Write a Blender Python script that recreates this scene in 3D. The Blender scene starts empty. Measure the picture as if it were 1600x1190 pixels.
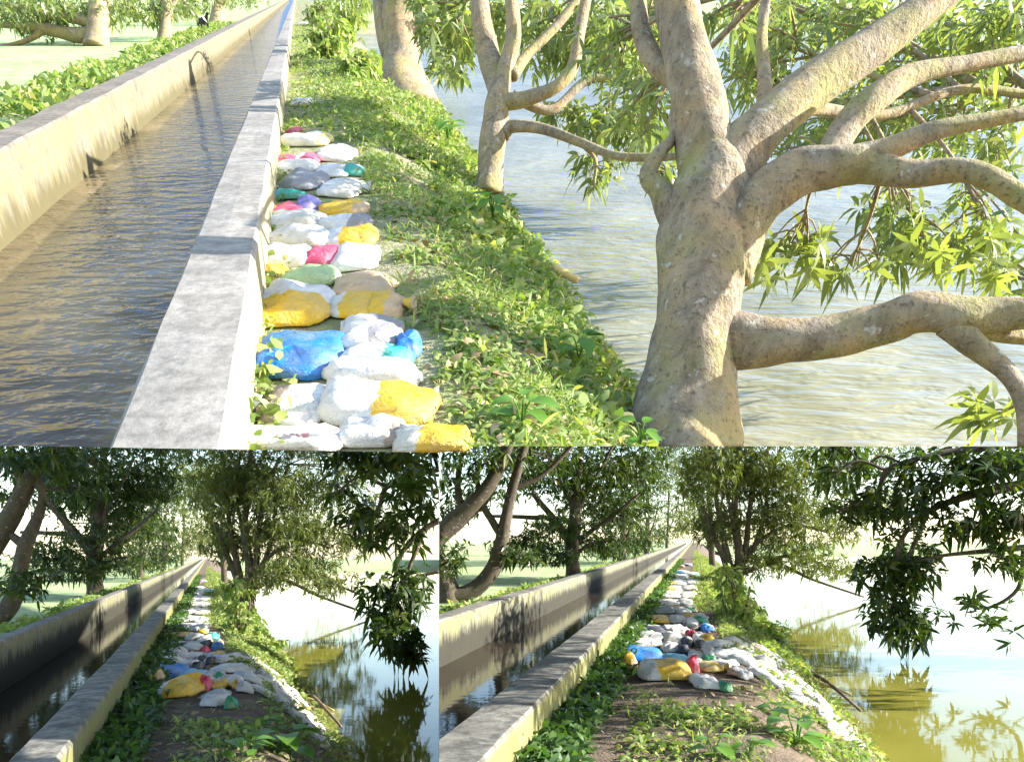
import bpy, bmesh, math, random
import numpy as np
from mathutils import Vector, Matrix, noise

random.seed(7)
rng = np.random.default_rng(11)
sc = bpy.context.scene
COL = sc.collection

# ------------------------------------------------------------------ camera, sky, sun, exposure
F, CX, CY = 1200.0, 800.0, 855.0          # focal length and principal point for a 1600 x 1190 frame
EYE = 1.6
cam = bpy.data.cameras.new("camera"); cam_o = bpy.data.objects.new("camera", cam); COL.objects.link(cam_o)
cam.sensor_fit = 'HORIZONTAL'; cam.sensor_width = 36.0; cam.lens = F / 1600 * 36.0
cam.shift_y = (CY - 595.0) / 1600.0
cam.clip_start = 0.05; cam.clip_end = 3000.0
cam_o.location = (0, 0, EYE); cam_o.rotation_euler = (math.radians(90), 0, 0)
sc.camera = cam_o

SUN_EL, SUN_AZ = math.radians(23.5), math.radians(3)      # azimuth: from the right, turned this far behind the camera
sdir = Vector((math.cos(SUN_EL) * math.cos(SUN_AZ), -math.cos(SUN_EL) * math.sin(SUN_AZ), math.sin(SUN_EL)))
w = bpy.data.worlds.new("World"); sc.world = w; w.use_nodes = True
nt = w.node_tree; nt.nodes.clear()
sky = nt.nodes.new('ShaderNodeTexSky'); sky.sky_type = 'NISHITA'; sky.sun_disc = False
sky.sun_elevation = SUN_EL; sky.sun_rotation = math.atan2(sdir.x, sdir.y)
sky.air_density = 1.0; sky.dust_density = 0.5
bg = nt.nodes.new('ShaderNodeBackground'); bg.inputs['Strength'].default_value = 0.15
wo = nt.nodes.new('ShaderNodeOutputWorld')
nt.links.new(sky.outputs[0], bg.inputs[0]); nt.links.new(bg.outputs[0], wo.inputs[0])
sun = bpy.data.lights.new("sun", 'SUN'); sun.energy = 5.0; sun.angle = math.radians(0.5); sun.color = (1.0, 0.95, 0.86)
sun_o = bpy.data.objects.new("sun", sun); COL.objects.link(sun_o)
sun_o.rotation_euler = sdir.to_track_quat('Z', 'Y').to_euler(); sun_o.location = (60, -25, 50)
vs = sc.view_settings
vs.view_transform = 'Standard'; vs.look = 'None'; vs.gamma = 1.0; vs.use_curve_mapping = False
vs.exposure = 1.65

# ------------------------------------------------------------------ sites: three stretches of the same canal bank
class Site:
    """Local frame: X right, Y away, Z up from the path; the eye stands at (0, 0, EYE) of each site."""
    def __init__(s, vx, vy):
        s.th = math.atan((CY - vy) / F); s.c, s.s = math.cos(s.th), math.sin(s.th)
        s.k = (vx - CX) * s.c / F
        s.M = Matrix.Translation((0, 0, EYE)) @ Matrix.Rotation(s.th, 4, 'X') @ Matrix.Translation((0, 0, -EYE))
        s.planes = []
    def ray(s, x, y):
        a, b = (x - CX) / F, (CY - y) / F
        return np.array([a, s.c + s.s * b, -s.s + s.c * b])
    def px(s, x, y, Z=0.0):
        r = s.ray(x, y); t = (Z - EYE) / r[2]
        return r * t + np.array([0, 0, EYE])
    def depth(s, x, y, Z=0.0):
        return (Z - EYE) / s.ray(x, y)[2]
    def pd(s, x, y, t):
        return s.ray(x, y) * t + np.array([0, 0, EYE])
    def uv(s, u, v, z=0.0):
        return np.array([u + s.k * v, v, z])
    def plane(s, p1, p2, test):
        n = np.cross(s.ray(*p1), s.ray(*p2)); n /= np.linalg.norm(n)
        if n @ s.ray(*test) < 0: n = -n
        return (np.array([0, 0, EYE]), n)

U = Site(462, -8)      # upper terrace
R = Site(1085, 843)    # lower right stretch
L = Site(325, 868)     # lower left stretch
U.edgeL = U.plane((0, 696), (686, 707), (300, 300)); U.edgeR = U.plane((686, 697), (1600, 697), (1200, 300))
U.midL = U.plane((686, 300), (686, 690), (300, 300)); U.midR = U.plane((686, 300), (686, 690), (1200, 300))
L.planes = [L.plane((686, 750), (686, 1150), (300, 900))]
R.planes = [R.plane((686, 750), (686, 1150), (1200, 900))]
U.sideL = U.plane((-70, 300), (-70, 690), (300, 300)); U.sideR = U.plane((1660, 300), (1660, 690), (300, 300))
def uplanes(x): return [U.edgeL] if x < 686 else [U.edgeR]

# ------------------------------------------------------------------ materials
MATS = {}
def mat(name):
    m = bpy.data.materials.new(name); m.use_nodes = True
    n = m.node_tree; n.nodes.clear()
    out = n.nodes.new('ShaderNodeOutputMaterial'); b = n.nodes.new('ShaderNodeBsdfPrincipled')
    n.links.new(b.outputs[0], out.inputs[0])
    MATS[name] = m
    return m, n, b, out
def nd(n, t, **kw):
    x = n.nodes.new(t)
    for k, v in kw.items():
        if k in x.inputs.keys(): x.inputs[k].default_value = v
        else: setattr(x, k, v)
    return x
def noise_tex(n, vec, scale, detail=4, rough=0.55, dist=0.0):
    t = nd(n, 'ShaderNodeTexNoise', Scale=scale, Detail=detail, Roughness=rough, Distortion=dist)
    if vec is not None: n.links.new(vec, t.inputs['Vector'])
    return t
def ramp(n, fac, stops):
    r = n.nodes.new('ShaderNodeValToRGB')
    els = r.color_ramp.elements
    while len(els) < len(stops): els.new(0.5)
    for e, (p, c) in zip(els, stops): e.position = p; e.color = (*c, 1) if len(c) == 3 else c
    n.links.new(fac, r.inputs[0]); return r
def mixc(n, fac, a, b, mode='MIX'):
    x = n.nodes.new('ShaderNodeMix'); x.data_type = 'RGBA'; x.blend_type = mode
    for sock, v in ((x.inputs[0], fac), (x.inputs[6], a), (x.inputs[7], b)):
        if isinstance(v, (int, float)): sock.default_value = v
        elif isinstance(v, tuple): sock.default_value = (*v, 1)
        else: n.links.new(v, sock)
    return x.outputs[2]
def bump(n, b, h, strength=0.3, dist=0.02):
    x = nd(n, 'ShaderNodeBump', Strength=strength, Distance=dist); n.links.new(h, x.inputs['Height']); n.links.new(x.outputs[0], b.inputs['Normal'])
def obj_vec(n, scale=(1, 1, 1)):
    tc = n.nodes.new('ShaderNodeTexCoord'); mp = n.nodes.new('ShaderNodeMapping')
    mp.inputs['Scale'].default_value = scale; n.links.new(tc.outputs['Object'], mp.inputs[0]); return mp.outputs[0]
def zsep(n):
    tc = n.nodes.new('ShaderNodeTexCoord'); s = n.nodes.new('ShaderNodeSeparateXYZ'); n.links.new(tc.outputs['Object'], s.inputs[0]); return s

def concrete(name, pale, mid, stain, algae, z_hi, z_lo, blotch=0.6, alg=0.36):
    m, n, b, _ = mat(name)
    v = obj_vec(n)
    n1 = noise_tex(n, v, 1.3, 6, 0.65); n2 = noise_tex(n, v, 14, 5, 0.7); n3 = noise_tex(n, obj_vec(n, (5, 5, 0.8)), 1.5, 6, 0.7)
    c = ramp(n, n1.outputs[0], [(0.3, mid), (0.62, pale)]).outputs[0]
    c = mixc(n, ramp(n, n2.outputs[0], [(0.42, (0, 0, 0)), (0.7, (0.6, 0.6, 0.6))]).outputs[0], c, tuple(0.45 * x for x in mid))
    n5 = noise_tex(n, v, 5.0, 8, 0.75, 0.5); c = mixc(n, ramp(n, n5.outputs[0], [(0.46, (0, 0, 0)), (0.6, (blotch, blotch, blotch))]).outputs[0], c, tuple(0.3 * x for x in mid))
    z = zsep(n).outputs[2]
    mr = nd(n, 'ShaderNodeMapRange'); mr.inputs[1].default_value = z_hi; mr.inputs[2].default_value = z_lo; n.links.new(z, mr.inputs[0])
    ad = nd(n, 'ShaderNodeMath', operation='MULTIPLY_ADD'); n.links.new(n3.outputs[0], ad.inputs[0]); ad.inputs[1].default_value = 1.5; ad.inputs[2].default_value = -0.75
    ad2 = nd(n, 'ShaderNodeMath', operation='ADD'); n.links.new(mr.outputs[0], ad2.inputs[0]); n.links.new(ad.outputs[0], ad2.inputs[1])
    n4 = noise_tex(n, v, 2.6, 5, 0.7)
    top = nd(n, 'ShaderNodeMapRange'); top.inputs[1].default_value = -0.01; top.inputs[2].default_value = -0.05; n.links.new(z, top.inputs[0])
    al = nd(n, 'ShaderNodeMath', operation='MULTIPLY'); n.links.new(ramp(n, n4.outputs[0], [(alg, (0, 0, 0)), (alg + 0.24, (0.85, 0.85, 0.85))]).outputs[0], al.inputs[0]); n.links.new(top.outputs[0], al.inputs[1])
    c = mixc(n, al.outputs[0], c, algae)
    c = mixc(n, ramp(n, ad2.outputs[0], [(0.35, (0, 0, 0)), (0.75, (0.92, 0.92, 0.92))]).outputs[0], c, stain)
    n.links.new(c, b.inputs['Base Color']); b.inputs['Roughness'].default_value = 0.9
    mixh = nd(n, 'ShaderNodeMath', operation='ADD'); n.links.new(n2.outputs[0], mixh.inputs[0]); n.links.new(n1.outputs[0], mixh.inputs[1])
    bump(n, b, mixh.outputs[0], 0.3, 0.02); return m
CON_NEAR = concrete('weathered_concrete', (0.30, 0.285, 0.25), (0.125, 0.12, 0.10), (0.10, 0.095, 0.04), (0.20, 0.20, 0.06), -0.22, -0.5, 0.75, 0.22)
CON_FAR = concrete('stained_concrete', (0.30, 0.285, 0.25), (0.16, 0.15, 0.125), (0.022, 0.02, 0.013), (0.22, 0.21, 0.09), -0.04, -0.5)
CON_PALE = concrete('pale_concrete', (0.40, 0.37, 0.335), (0.26, 0.24, 0.21), (0.13, 0.105, 0.045), (0.33, 0.30, 0.16), -0.25, -0.8, 0.35, 0.26)
CON_BEIGE = concrete('beige_stained_concrete', (0.29, 0.25, 0.205), (0.17, 0.15, 0.125), (0.10, 0.085, 0.035), (0.23, 0.20, 0.10), -0.22, -0.75, 0.45, 0.34)

def dirt(name, a, b_, c_, scale=1.0):
    m, n, b, _ = mat(name)
    v = obj_vec(n)
    n1 = noise_tex(n, v, 0.9 * scale, 6, 0.65); n2 = noise_tex(n, v, 7 * scale, 6, 0.7); n3 = noise_tex(n, v, 40, 3, 0.6)
    c = ramp(n, n1.outputs[0], [(0.36, a), (0.52, b_), (0.66, c_)]).outputs[0]
    c = mixc(n, ramp(n, n2.outputs[0], [(0.35, (0.55, 0.55, 0.55)), (0.65, (1, 1, 1))]).outputs[0], (0, 0, 0), c, 'MIX')
    n.links.new(c, b.inputs['Base Color']); b.inputs['Roughness'].default_value = 0.95
    h = nd(n, 'ShaderNodeMath', operation='ADD'); n.links.new(n2.outputs[0], h.inputs[0]); n.links.new(n3.outputs[0], h.inputs[1])
    bump(n, b, h.outputs[0], 0.7, 0.04); return m
DIRT = dirt('path_soil', (0.11, 0.08, 0.055), (0.21, 0.155, 0.105), (0.28, 0.22, 0.15))
BANK = dirt('grassy_soil', (0.24, 0.28, 0.11), (0.36, 0.36, 0.19), (0.45, 0.39, 0.27))
FIELD = dirt('rice_field', (0.44, 0.57, 0.24), (0.52, 0.64, 0.30), (0.56, 0.66, 0.34), 0.3)
SILT = dirt('canal_silt', (0.12, 0.09, 0.06), (0.2, 0.15, 0.10), (0.24, 0.18, 0.13))
SLAB = dirt('terrace_earth', (0.10, 0.08, 0.05), (0.16, 0.12, 0.08), (0.2, 0.16, 0.11))

def water(name, deep, murk, rough, sc1, strength, aniso=(1, 1, 1), patch=0.25, spec=0.5):
    m, n, b, _ = mat(name)
    v = obj_vec(n, aniso)
    n1 = noise_tex(n, obj_vec(n), patch, 4, 0.6, 0.4)
    n.links.new(ramp(n, n1.outputs[0], [(0.38, deep), (0.62, murk)]).outputs[0], b.inputs['Base Color'])
    b.inputs['Roughness'].default_value = rough; b.inputs['IOR'].default_value = 1.33
    b.inputs['Specular IOR Level'].default_value = spec
    n2 = noise_tex(n, v, sc1, 3, 0.5, 0.3); bump(n, b, n2.outputs[0], strength, 0.02 if strength < 0.5 else 0.06); return m
W_POND_U = water('rippled_pond_water', (0.23, 0.225, 0.14), (0.37, 0.355, 0.25), 0.04, 4.5, 1.0, (0.5, 1.5, 1), 0.5, 1.0)
W_POND = water('still_pond_water', (0.20, 0.19, 0.025), (0.27, 0.25, 0.05), 0.03, 3.0, 0.05, (0.7, 2.0, 1), 0.25, 0.4)
W_CAN = water('dark_canal_water', (0.03, 0.024, 0.015), (0.05, 0.038, 0.024), 0.05, 5.0, 0.08, (1, 1, 1), 0.25, 0.3)
W_CAN_U = water('brown_canal_water', (0.10, 0.075, 0.045), (0.30, 0.22, 0.12), 0.02, 5.0, 1.0, (0.6, 1.0, 1), 0.5, 0.9)

def bark(name, a, b_, lichen, warm, bs=0.5):
    m, n, b, _ = mat(name)
    v = obj_vec(n, (1, 1, 0.35)); vv = obj_vec(n)
    n1 = noise_tex(n, v, 9, 8, 0.7, 0.6); n2 = noise_tex(n, vv, 2.2, 5, 0.6); n3 = noise_tex(n, vv, 3.7, 5, 0.65)
    c = ramp(n, n1.outputs[0], [(0.32, a), (0.62, b_)]).outputs[0]
    c = mixc(n, ramp(n, n2.outputs[0], [(0.45, (0, 0, 0)), (0.65, (0.7, 0.7, 0.7))]).outputs[0], c, lichen)
    c = mixc(n, ramp(n, n3.outputs[0], [(0.48, (0, 0, 0)), (0.66, (0.7, 0.7, 0.7))]).outputs[0], c, warm)
    n4 = noise_tex(n, vv, 30, 4, 0.7); c = mixc(n, ramp(n, n4.outputs[0], [(0.55, (0, 0, 0)), (0.66, (0.7, 0.7, 0.7))]).outputs[0], c, tuple(0.5 * x for x in a))
    n5 = noise_tex(n, vv, 13, 3, 0.6, 0.4); c = mixc(n, ramp(n, n5.outputs[0], [(0.64, (0, 0, 0)), (0.69, (0.6, 0.6, 0.6))]).outputs[0], c, (0.6, 0.58, 0.52))
    n.links.new(c, b.inputs['Base Color']); b.inputs['Roughness'].default_value = 0.9
    hh = nd(n, 'ShaderNodeMath', operation='ADD'); n.links.new(n1.outputs[0], hh.inputs[0]); n.links.new(n4.outputs[0], hh.inputs[1])
    bump(n, b, hh.outputs[0], bs, 0.035); return m
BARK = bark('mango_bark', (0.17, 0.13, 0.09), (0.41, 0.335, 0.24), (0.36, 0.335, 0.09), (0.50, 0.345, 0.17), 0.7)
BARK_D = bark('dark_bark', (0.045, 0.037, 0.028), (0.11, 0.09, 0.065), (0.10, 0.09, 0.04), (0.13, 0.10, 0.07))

def leafm(name, cols, trans=0.35, gloss=0.45):
    m, n, b, out = mat(name)
    g = n.nodes.new('ShaderNodeNewGeometry')
    stops = [(i / max(1, len(cols) - 1), c) for i, c in enumerate(cols)]
    c = ramp(n, g.outputs['Random Per Island'], stops).outputs[0]
    n.links.new(c, b.inputs['Base Color']); b.inputs['Roughness'].default_value = gloss
    t = n.nodes.new('ShaderNodeBsdfTranslucent'); cm = mixc(n, 1.0, c, (1.6, 1.7, 0.6), 'MULTIPLY'); n.links.new(cm, t.inputs[0])
    mx = n.nodes.new('ShaderNodeMixShader'); mx.inputs[0].default_value = trans
    n.links.new(b.outputs[0], mx.inputs[1]); n.links.new(t.outputs[0], mx.inputs[2]); n.links.new(mx.outputs[0], out.inputs[0]); return m
LF_MANGO_SHADE = leafm('shaded_mango_leaf', [(0.018, 0.036, 0.01), (0.035, 0.065, 0.014), (0.06, 0.10, 0.024), (0.025, 0.05, 0.014), (0.13, 0.16, 0.03)], 0.4, 0.35)  # mango leaf with the shade of the lower stretches put into its colour
LF_MANGO_LIT = leafm('sunlit_mango_leaf', [(0.10, 0.15, 0.07), (0.16, 0.21, 0.09), (0.22, 0.27, 0.12), (0.26, 0.30, 0.10), (0.13, 0.18, 0.08), (0.36, 0.37, 0.12)], 0.4, 0.35)  # same mango leaf, paled: the upper stretch's strong light put into its colour
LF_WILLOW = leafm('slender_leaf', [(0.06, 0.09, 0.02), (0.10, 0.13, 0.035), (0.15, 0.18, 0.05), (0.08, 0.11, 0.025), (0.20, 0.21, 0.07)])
LF_WEED = leafm('weed_leaf', [(0.13, 0.21, 0.05), (0.20, 0.29, 0.07), (0.27, 0.35, 0.10), (0.16, 0.25, 0.07), (0.36, 0.40, 0.14), (0.44, 0.39, 0.21)], 0.35, 0.6)
LF_FERN = leafm('fern_leaf', [(0.035, 0.085, 0.018), (0.05, 0.11, 0.025), (0.075, 0.15, 0.035), (0.10, 0.18, 0.04)], 0.35, 0.5)
LF_BROAD = leafm('broad_leaf', [(0.09, 0.20, 0.03), (0.13, 0.27, 0.045), (0.2, 0.36, 0.07)], 0.4, 0.4)
LF_DRY = leafm('dry_leaf', [(0.30, 0.21, 0.11), (0.42, 0.32, 0.18), (0.22, 0.15, 0.08), (0.5, 0.42, 0.28)], 0.1, 0.8)

SACKC = dict(white=(0.78, 0.77, 0.75), cream=(0.74, 0.70, 0.60), yellow=(0.82, 0.50, 0.015), blue=(0.008, 0.21, 0.68), pink=(0.75, 0.07, 0.17), teal=(0.02, 0.42, 0.34),
             grey=(0.30, 0.30, 0.33), lgrey=(0.55, 0.56, 0.58), navy=(0.02, 0.03, 0.075), black=(0.025, 0.025, 0.03), tan=(0.68, 0.47, 0.26), green=(0.03, 0.33, 0.14),
             lime=(0.48, 0.66, 0.32), purple=(0.20, 0.18, 0.52), cyan=(0.16, 0.52, 0.72), red=(0.55, 0.02, 0.05), brown=(0.38, 0.30, 0.25), pyellow=(0.80, 0.66, 0.22), slate=(0.16, 0.20, 0.21))
def sackm(c1, c2=None, axis='x', pos=0.5, marks=()):
    key = 'sack_%s_%s_%s_%s_%d' % (c1, c2, axis, pos, len(marks))
    if key in MATS: return MATS[key]
    m, n, b, _ = mat(key)
    tc = n.nodes.new('ShaderNodeTexCoord'); v = obj_vec(n)
    a = SACKC[c1]
    c = a
    if c2:
        sep = n.nodes.new('ShaderNodeSeparateXYZ'); n.links.new(tc.outputs['Generated'], sep.inputs[0])
        nn = noise_tex(n, v, 4.0, 3, 0.6)
        ad = nd(n, 'ShaderNodeMath', operation='MULTIPLY_ADD'); n.links.new(nn.outputs[0], ad.inputs[0]); ad.inputs[1].default_value = 0.45
        n.links.new(sep.outputs[{'x': 0, 'y': 1, 'z': 2}[axis]], ad.inputs[2])
        p = min(0.94, max(0.03, (pos + 0.22) / 1.5)); dv = nd(n, 'ShaderNodeMath', operation='DIVIDE'); n.links.new(ad.outputs[0], dv.inputs[0]); dv.inputs[1].default_value = 1.5
        c = ramp(n, dv.outputs[0], [(p - 0.012, SACKC[c1]), (p + 0.012, SACKC[c2])]).outputs[0]
    for (x0, x1, y0, y1, col, stripes) in marks:
        sp = n.nodes.new('ShaderNodeSeparateXYZ'); n.links.new(tc.outputs['Generated'], sp.inputs[0]); fac = None
        def mth(op, a, bb):
            q = nd(n, 'ShaderNodeMath', operation=op)
            for i, val in enumerate((a, bb)):
                if isinstance(val, (int, float)): q.inputs[i].default_value = val
                else: n.links.new(val, q.inputs[i])
            return q.outputs[0]
        fac = mth('MULTIPLY', mth('MULTIPLY', mth('GREATER_THAN', sp.outputs[0], x0), mth('LESS_THAN', sp.outputs[0], x1)), mth('MULTIPLY', mth('GREATER_THAN', sp.outputs[1], y0), mth('LESS_THAN', sp.outputs[1], y1)))
        if stripes: fac = mth('MULTIPLY', fac, mth('GREATER_THAN', noise_tex(n, obj_vec(n, (1, .3, 1)), 55.0, 0, 0).outputs[0], 0.5))
        c = mixc(n, fac, c, col)
    d = noise_tex(n, v, 6, 6, 0.7); d2 = noise_tex(n, v, 2.3, 3, 0.5)
    c = mixc(n, ramp(n, d.outputs[0], [(0.42, (0, 0, 0)), (0.72, (0.5, 0.5, 0.5))]).outputs[0], c, (0.40, 0.34, 0.27))
    n.links.new(c, b.inputs['Base Color']); b.inputs['Roughness'].default_value = 0.42
    wv = noise_tex(n, obj_vec(n, (1, 2.2, 1)), 7.0, 5, 0.6, 1.2)
    h = nd(n, 'ShaderNodeMath', operation='ADD'); n.links.new(wv.outputs[0], h.inputs[0]); n.links.new(d2.outputs[0], h.inputs[1])
    fine = noise_tex(n, obj_vec(n, (1, 3.0, 1)), 26.0, 4, 0.65, 2.0); h2 = nd(n, 'ShaderNodeMath', operation='MULTIPLY_ADD'); n.links.new(fine.outputs[0], h2.inputs[0]); h2.inputs[1].default_value = 0.18; n.links.new(h.outputs[0], h2.inputs[2])
    bump(n, b, h2.outputs[0], 0.75, 0.05); return m
def plain(name, col, rough=0.7):
    m, n, b, _ = mat(name)
    nn = noise_tex(n, obj_vec(n), 9, 5, 0.65)
    n.links.new(mixc(n, ramp(n, nn.outputs[0], [(0.4, (0, 0, 0)), (0.7, (0.4, 0.4, 0.4))]).outputs[0], col, tuple(0.55 * x for x in col)), b.inputs['Base Color'])
    b.inputs['Roughness'].default_value = rough; bump(n, b, nn.outputs[0], 0.4, 0.02); return m
SHEET = plain('torn_plastic_sheet', (0.62, 0.60, 0.57), 0.6)
BAMBOO = plain('dry_bamboo', (0.62, 0.50, 0.22)); STICK = plain('dead_stick', (0.22, 0.16, 0.1)); INK_D = plain('faded_ink', (0.22, 0.2, 0.3)); INK_R = plain('red_ink', (0.6, 0.15, 0.22))
FUR_B = plain('black_hair', (0.025, 0.022, 0.02), 0.8); FUR_W = plain('white_hair', (0.75, 0.73, 0.7), 0.8); HORN = plain('horn', (0.2, 0.17, 0.13))

# ------------------------------------------------------------------ mesh helpers
def tagit(o, label=None, cat=None, group=None, kind=None):
    if label: o['label'] = label
    if cat: o['category'] = cat
    if group: o['group'] = group
    if kind: o['kind'] = kind
    return o
def clip_bm(bm, planes, base, fill=False):
    for co, no in planes:
        r = bmesh.ops.bisect_plane(bm, geom=bm.verts[:] + bm.edges[:] + bm.faces[:], dist=1e-5, plane_co=Vector(co - base), plane_no=Vector(no), clear_inner=True)
        if fill:
            es = [g for g in r['geom_cut'] if isinstance(g, bmesh.types.BMEdge)]
            if es:
                try: bmesh.ops.holes_fill(bm, edges=es, sides=0)
                except Exception: pass
def mk(name, V, Fc, m, site, base=(0, 0, 0), parent=None, planes=None, smooth=True, fill=False):
    """One mesh object; V in site coordinates, object origin at base."""
    base = np.array(base, float)
    me = bpy.data.meshes.new(name)
    me.from_pydata([tuple(p) for p in (np.asarray(V) - base)], [], [tuple(int(i) for i in f) for f in Fc])
    if planes:
        bm = bmesh.new(); bm.from_mesh(me); clip_bm(bm, planes, base, fill)
        if not bm.faces: bm.free(); bpy.data.meshes.remove(me); return None
        bm.to_mesh(me); bm.free()
    if smooth: me.polygons.foreach_set('use_smooth', [True] * len(me.polygons))
    me.materials.append(m)
    o = bpy.data.objects.new(name, me); COL.objects.link(o)
    if parent: o.parent = parent
    else: o.matrix_world = site.M @ Matrix.Translation(Vector(base))
    return o
def empty(name, site, base):
    o = bpy.data.objects.new(name, None); COL.objects.link(o); o.matrix_world = site.M @ Matrix.Translation(Vector(base)); o.empty_display_size = 0.1; return o
def join_vf(parts):
    V, Fc, off = [], [], 0
    for v, f in parts:
        V.append(np.asarray(v)); Fc += [tuple(i + off for i in q) for q in f]; off += len(v)
    return (np.concatenate(V) if V else np.zeros((0, 3))), Fc
def catmull(P, n=6):
    P = np.asarray(P, float)
    if len(P) < 3: return np.array([P[0] + (P[-1] - P[0]) * t for t in np.linspace(0, 1, n + 1)])
    Q = np.vstack([2 * P[0] - P[1], P, 2 * P[-1] - P[-2]]); out = []
    for i in range(1, len(Q) - 2):
        for t in np.arange(n) / n:
            a, b, c, d = Q[i - 1], Q[i], Q[i + 1], Q[i + 2]
            out.append(0.5 * ((2 * b) + (c - a) * t + (2 * a - 5 * b + 4 * c - d) * t * t + (3 * b - a - 3 * c + d) * t ** 3))
    out.append(P[-1]); return np.array(out)
def tube(P, Rr, sides=10, n=6, rough=0.06, seed=0):
    Q = catmull(np.column_stack([P, Rr]), n); C, Rr = Q[:, :3], np.maximum(Q[:, 3], 0.002)
    T = np.gradient(C, axis=0); T /= np.linalg.norm(T, axis=1)[:, None] + 1e-9
    ref = np.array([0.3, 0.9, 0.2]); V = []
    a = np.linspace(0, 2 * np.pi, sides, endpoint=False)
    for i in range(len(C)):
        s = np.cross(T[i], ref); s /= np.linalg.norm(s) + 1e-9; b = np.cross(s, T[i])
        wob = 1 + rough * (np.sin(2 * a + i * 0.35 + seed) + 0.7 * np.sin(3 * a - i * 0.5 + 2 * seed) + 0.6 * np.sin(5 * a + 0.2 * i) * np.sin(i * 0.9 + seed))
        V.append(C[i] + (np.cos(a) * wob)[:, None] * s * Rr[i] + (np.sin(a) * wob)[:, None] * b * Rr[i])
    V = np.concatenate(V); Fc = []
    for i in range(len(C) - 1):
        for j in range(sides):
            j2 = (j + 1) % sides; Fc.append((i * sides + j, i * sides + j2, (i + 1) * sides + j2, (i + 1) * sides + j))
    Fc.append(tuple(range(sides - 1, -1, -1))); Fc.append(tuple((len(C) - 1) * sides + j for j in range(sides)))
    return V, Fc, C
def unit(a): return a / (np.linalg.norm(a, axis=-1, keepdims=True) + 1e-9)
def leaf_verts(o, d, nrm, Ln, Wd, droop):
    d = unit(d); s = unit(np.cross(d, nrm)); nn = np.cross(s, d)
    Ln = Ln[:, None]; Wd = Wd[:, None]; droop = droop[:, None]; dn = np.array([0, 0, -1.0])
    def c(t): return o + d * Ln * t + dn * droop * Ln * t * t
    c1, c2 = c(0.32), c(0.68)
    return np.stack([o, c1 + s * Wd + nn * Wd * .25, c1 - s * Wd + nn * Wd * .25, c2 + s * Wd * .78 + nn * Wd * .2, c2 - s * Wd * .78 + nn * Wd * .2, c(1.0)], 1)
LT = np.array([[0, 2, 1], [1, 2, 4], [1, 4, 3], [3, 4, 5]])
def leaves_obj(name, LV, m, site, base, parent=None, planes=None, kind='stuff'):
    """Many leaves in one mesh; whole leaves that stand past a plane are left off."""
    base = np.array(base, float)
    keep = np.ones(len(LV), bool)
    for co, no in (planes or []):
        dd = (LV - co) @ no; keep &= (dd > 0.0).any(1)
        LV = LV - np.minimum(dd, 0.0)[..., None] * no
    LV = LV[keep]
    if not len(LV): return None
    N = len(LV); V = (LV - base).reshape(-1, 3); T = (LT[None] + (np.arange(N) * 6)[:, None, None]).reshape(-1)
    me = bpy.data.meshes.new(name); me.vertices.add(len(V)); me.vertices.foreach_set('co', V.astype(np.float32).ravel())
    me.loops.add(len(T)); me.loops.foreach_set('vertex_index', T.astype(np.int32))
    me.polygons.add(N * 4); me.polygons.foreach_set('loop_start', np.arange(0, N * 12, 3, dtype=np.int32)); me.update(calc_edges=True)
    me.polygons.foreach_set('use_smooth', [True] * (N * 4)); me.materials.append(m)
    o = bpy.data.objects.new(name, me); COL.objects.link(o)
    if parent: o.parent = parent
    else: o.matrix_world = site.M @ Matrix.Translation(Vector(base))
    if kind: o['kind'] = kind
    return o
def rosettes(P, k, Ln, ratio=0.14, droop=(0.25, 0.9), down=0.0):
    """Whorls of k lance-shaped leaves at the points P."""
    N = len(P)
    ax = unit(rng.normal(size=(N, 3)) * 0.6 + np.array([0, 0, 0.35 - down]))
    ref = unit(rng.normal(size=(N, 3))); e1 = unit(np.cross(ax, ref)); e2 = np.cross(ax, e1)
    ph = np.arange(k)[None] * 2.4 + rng.uniform(0, 6.3, (N, 1)); tl = rng.uniform(0.5, 1.45, (N, k))
    D = (np.cos(ph) * np.sin(tl))[..., None] * e1[:, None] + (np.sin(ph) * np.sin(tl))[..., None] * e2[:, None] + np.cos(tl)[..., None] * ax[:, None]
    D = D.reshape(-1, 3); O = np.repeat(P, k, 0) + D * (Ln * 0.08)
    nr = unit(np.repeat(ax, k, 0) + rng.normal(size=D.shape) * 0.3)
    l = Ln * rng.uniform(0.4, 1.2, len(D))
    return leaf_verts(O, D, nr, l, l * ratio * rng.uniform(0.8, 1.2, len(D)), rng.uniform(droop[0], droop[1], len(D)))
def blob_points(site, x, y, rx, ry, t, dt, n):
    """n points spread through an ellipsoid of foliage centred where pixel (x, y) is seen at depth t."""
    q = rng.normal(size=(n, 3)); q = unit(q) * rng.uniform(0, 1, (n, 1)) ** 0.45
    c = site.pd(x, y, t); sx, sy = rx * t / F, ry * t / F
    return c + q * np.array([sx, dt, sy])

# ------------------------------------------------------------------ ground, walls, water
def grid(us, vs_, zf, site):
    V = np.array([site.uv(u, v, zf(u, v)) for v in vs_ for u in us]); nu = len(us); Fc = []
    for j in range(len(vs_) - 1):
        for i in range(nu - 1): Fc.append((j * nu + i, j * nu + i + 1, (j + 1) * nu + i + 1, (j + 1) * nu + i))
    return V, Fc
def nz(x, y, s=1.0, seed=0): return noise.noise(Vector((x * s, y * s, seed * 7.3)))
def vspace(a, b, n): return list(a * (b / a) ** (np.arange(n) / (n - 1)))

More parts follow.
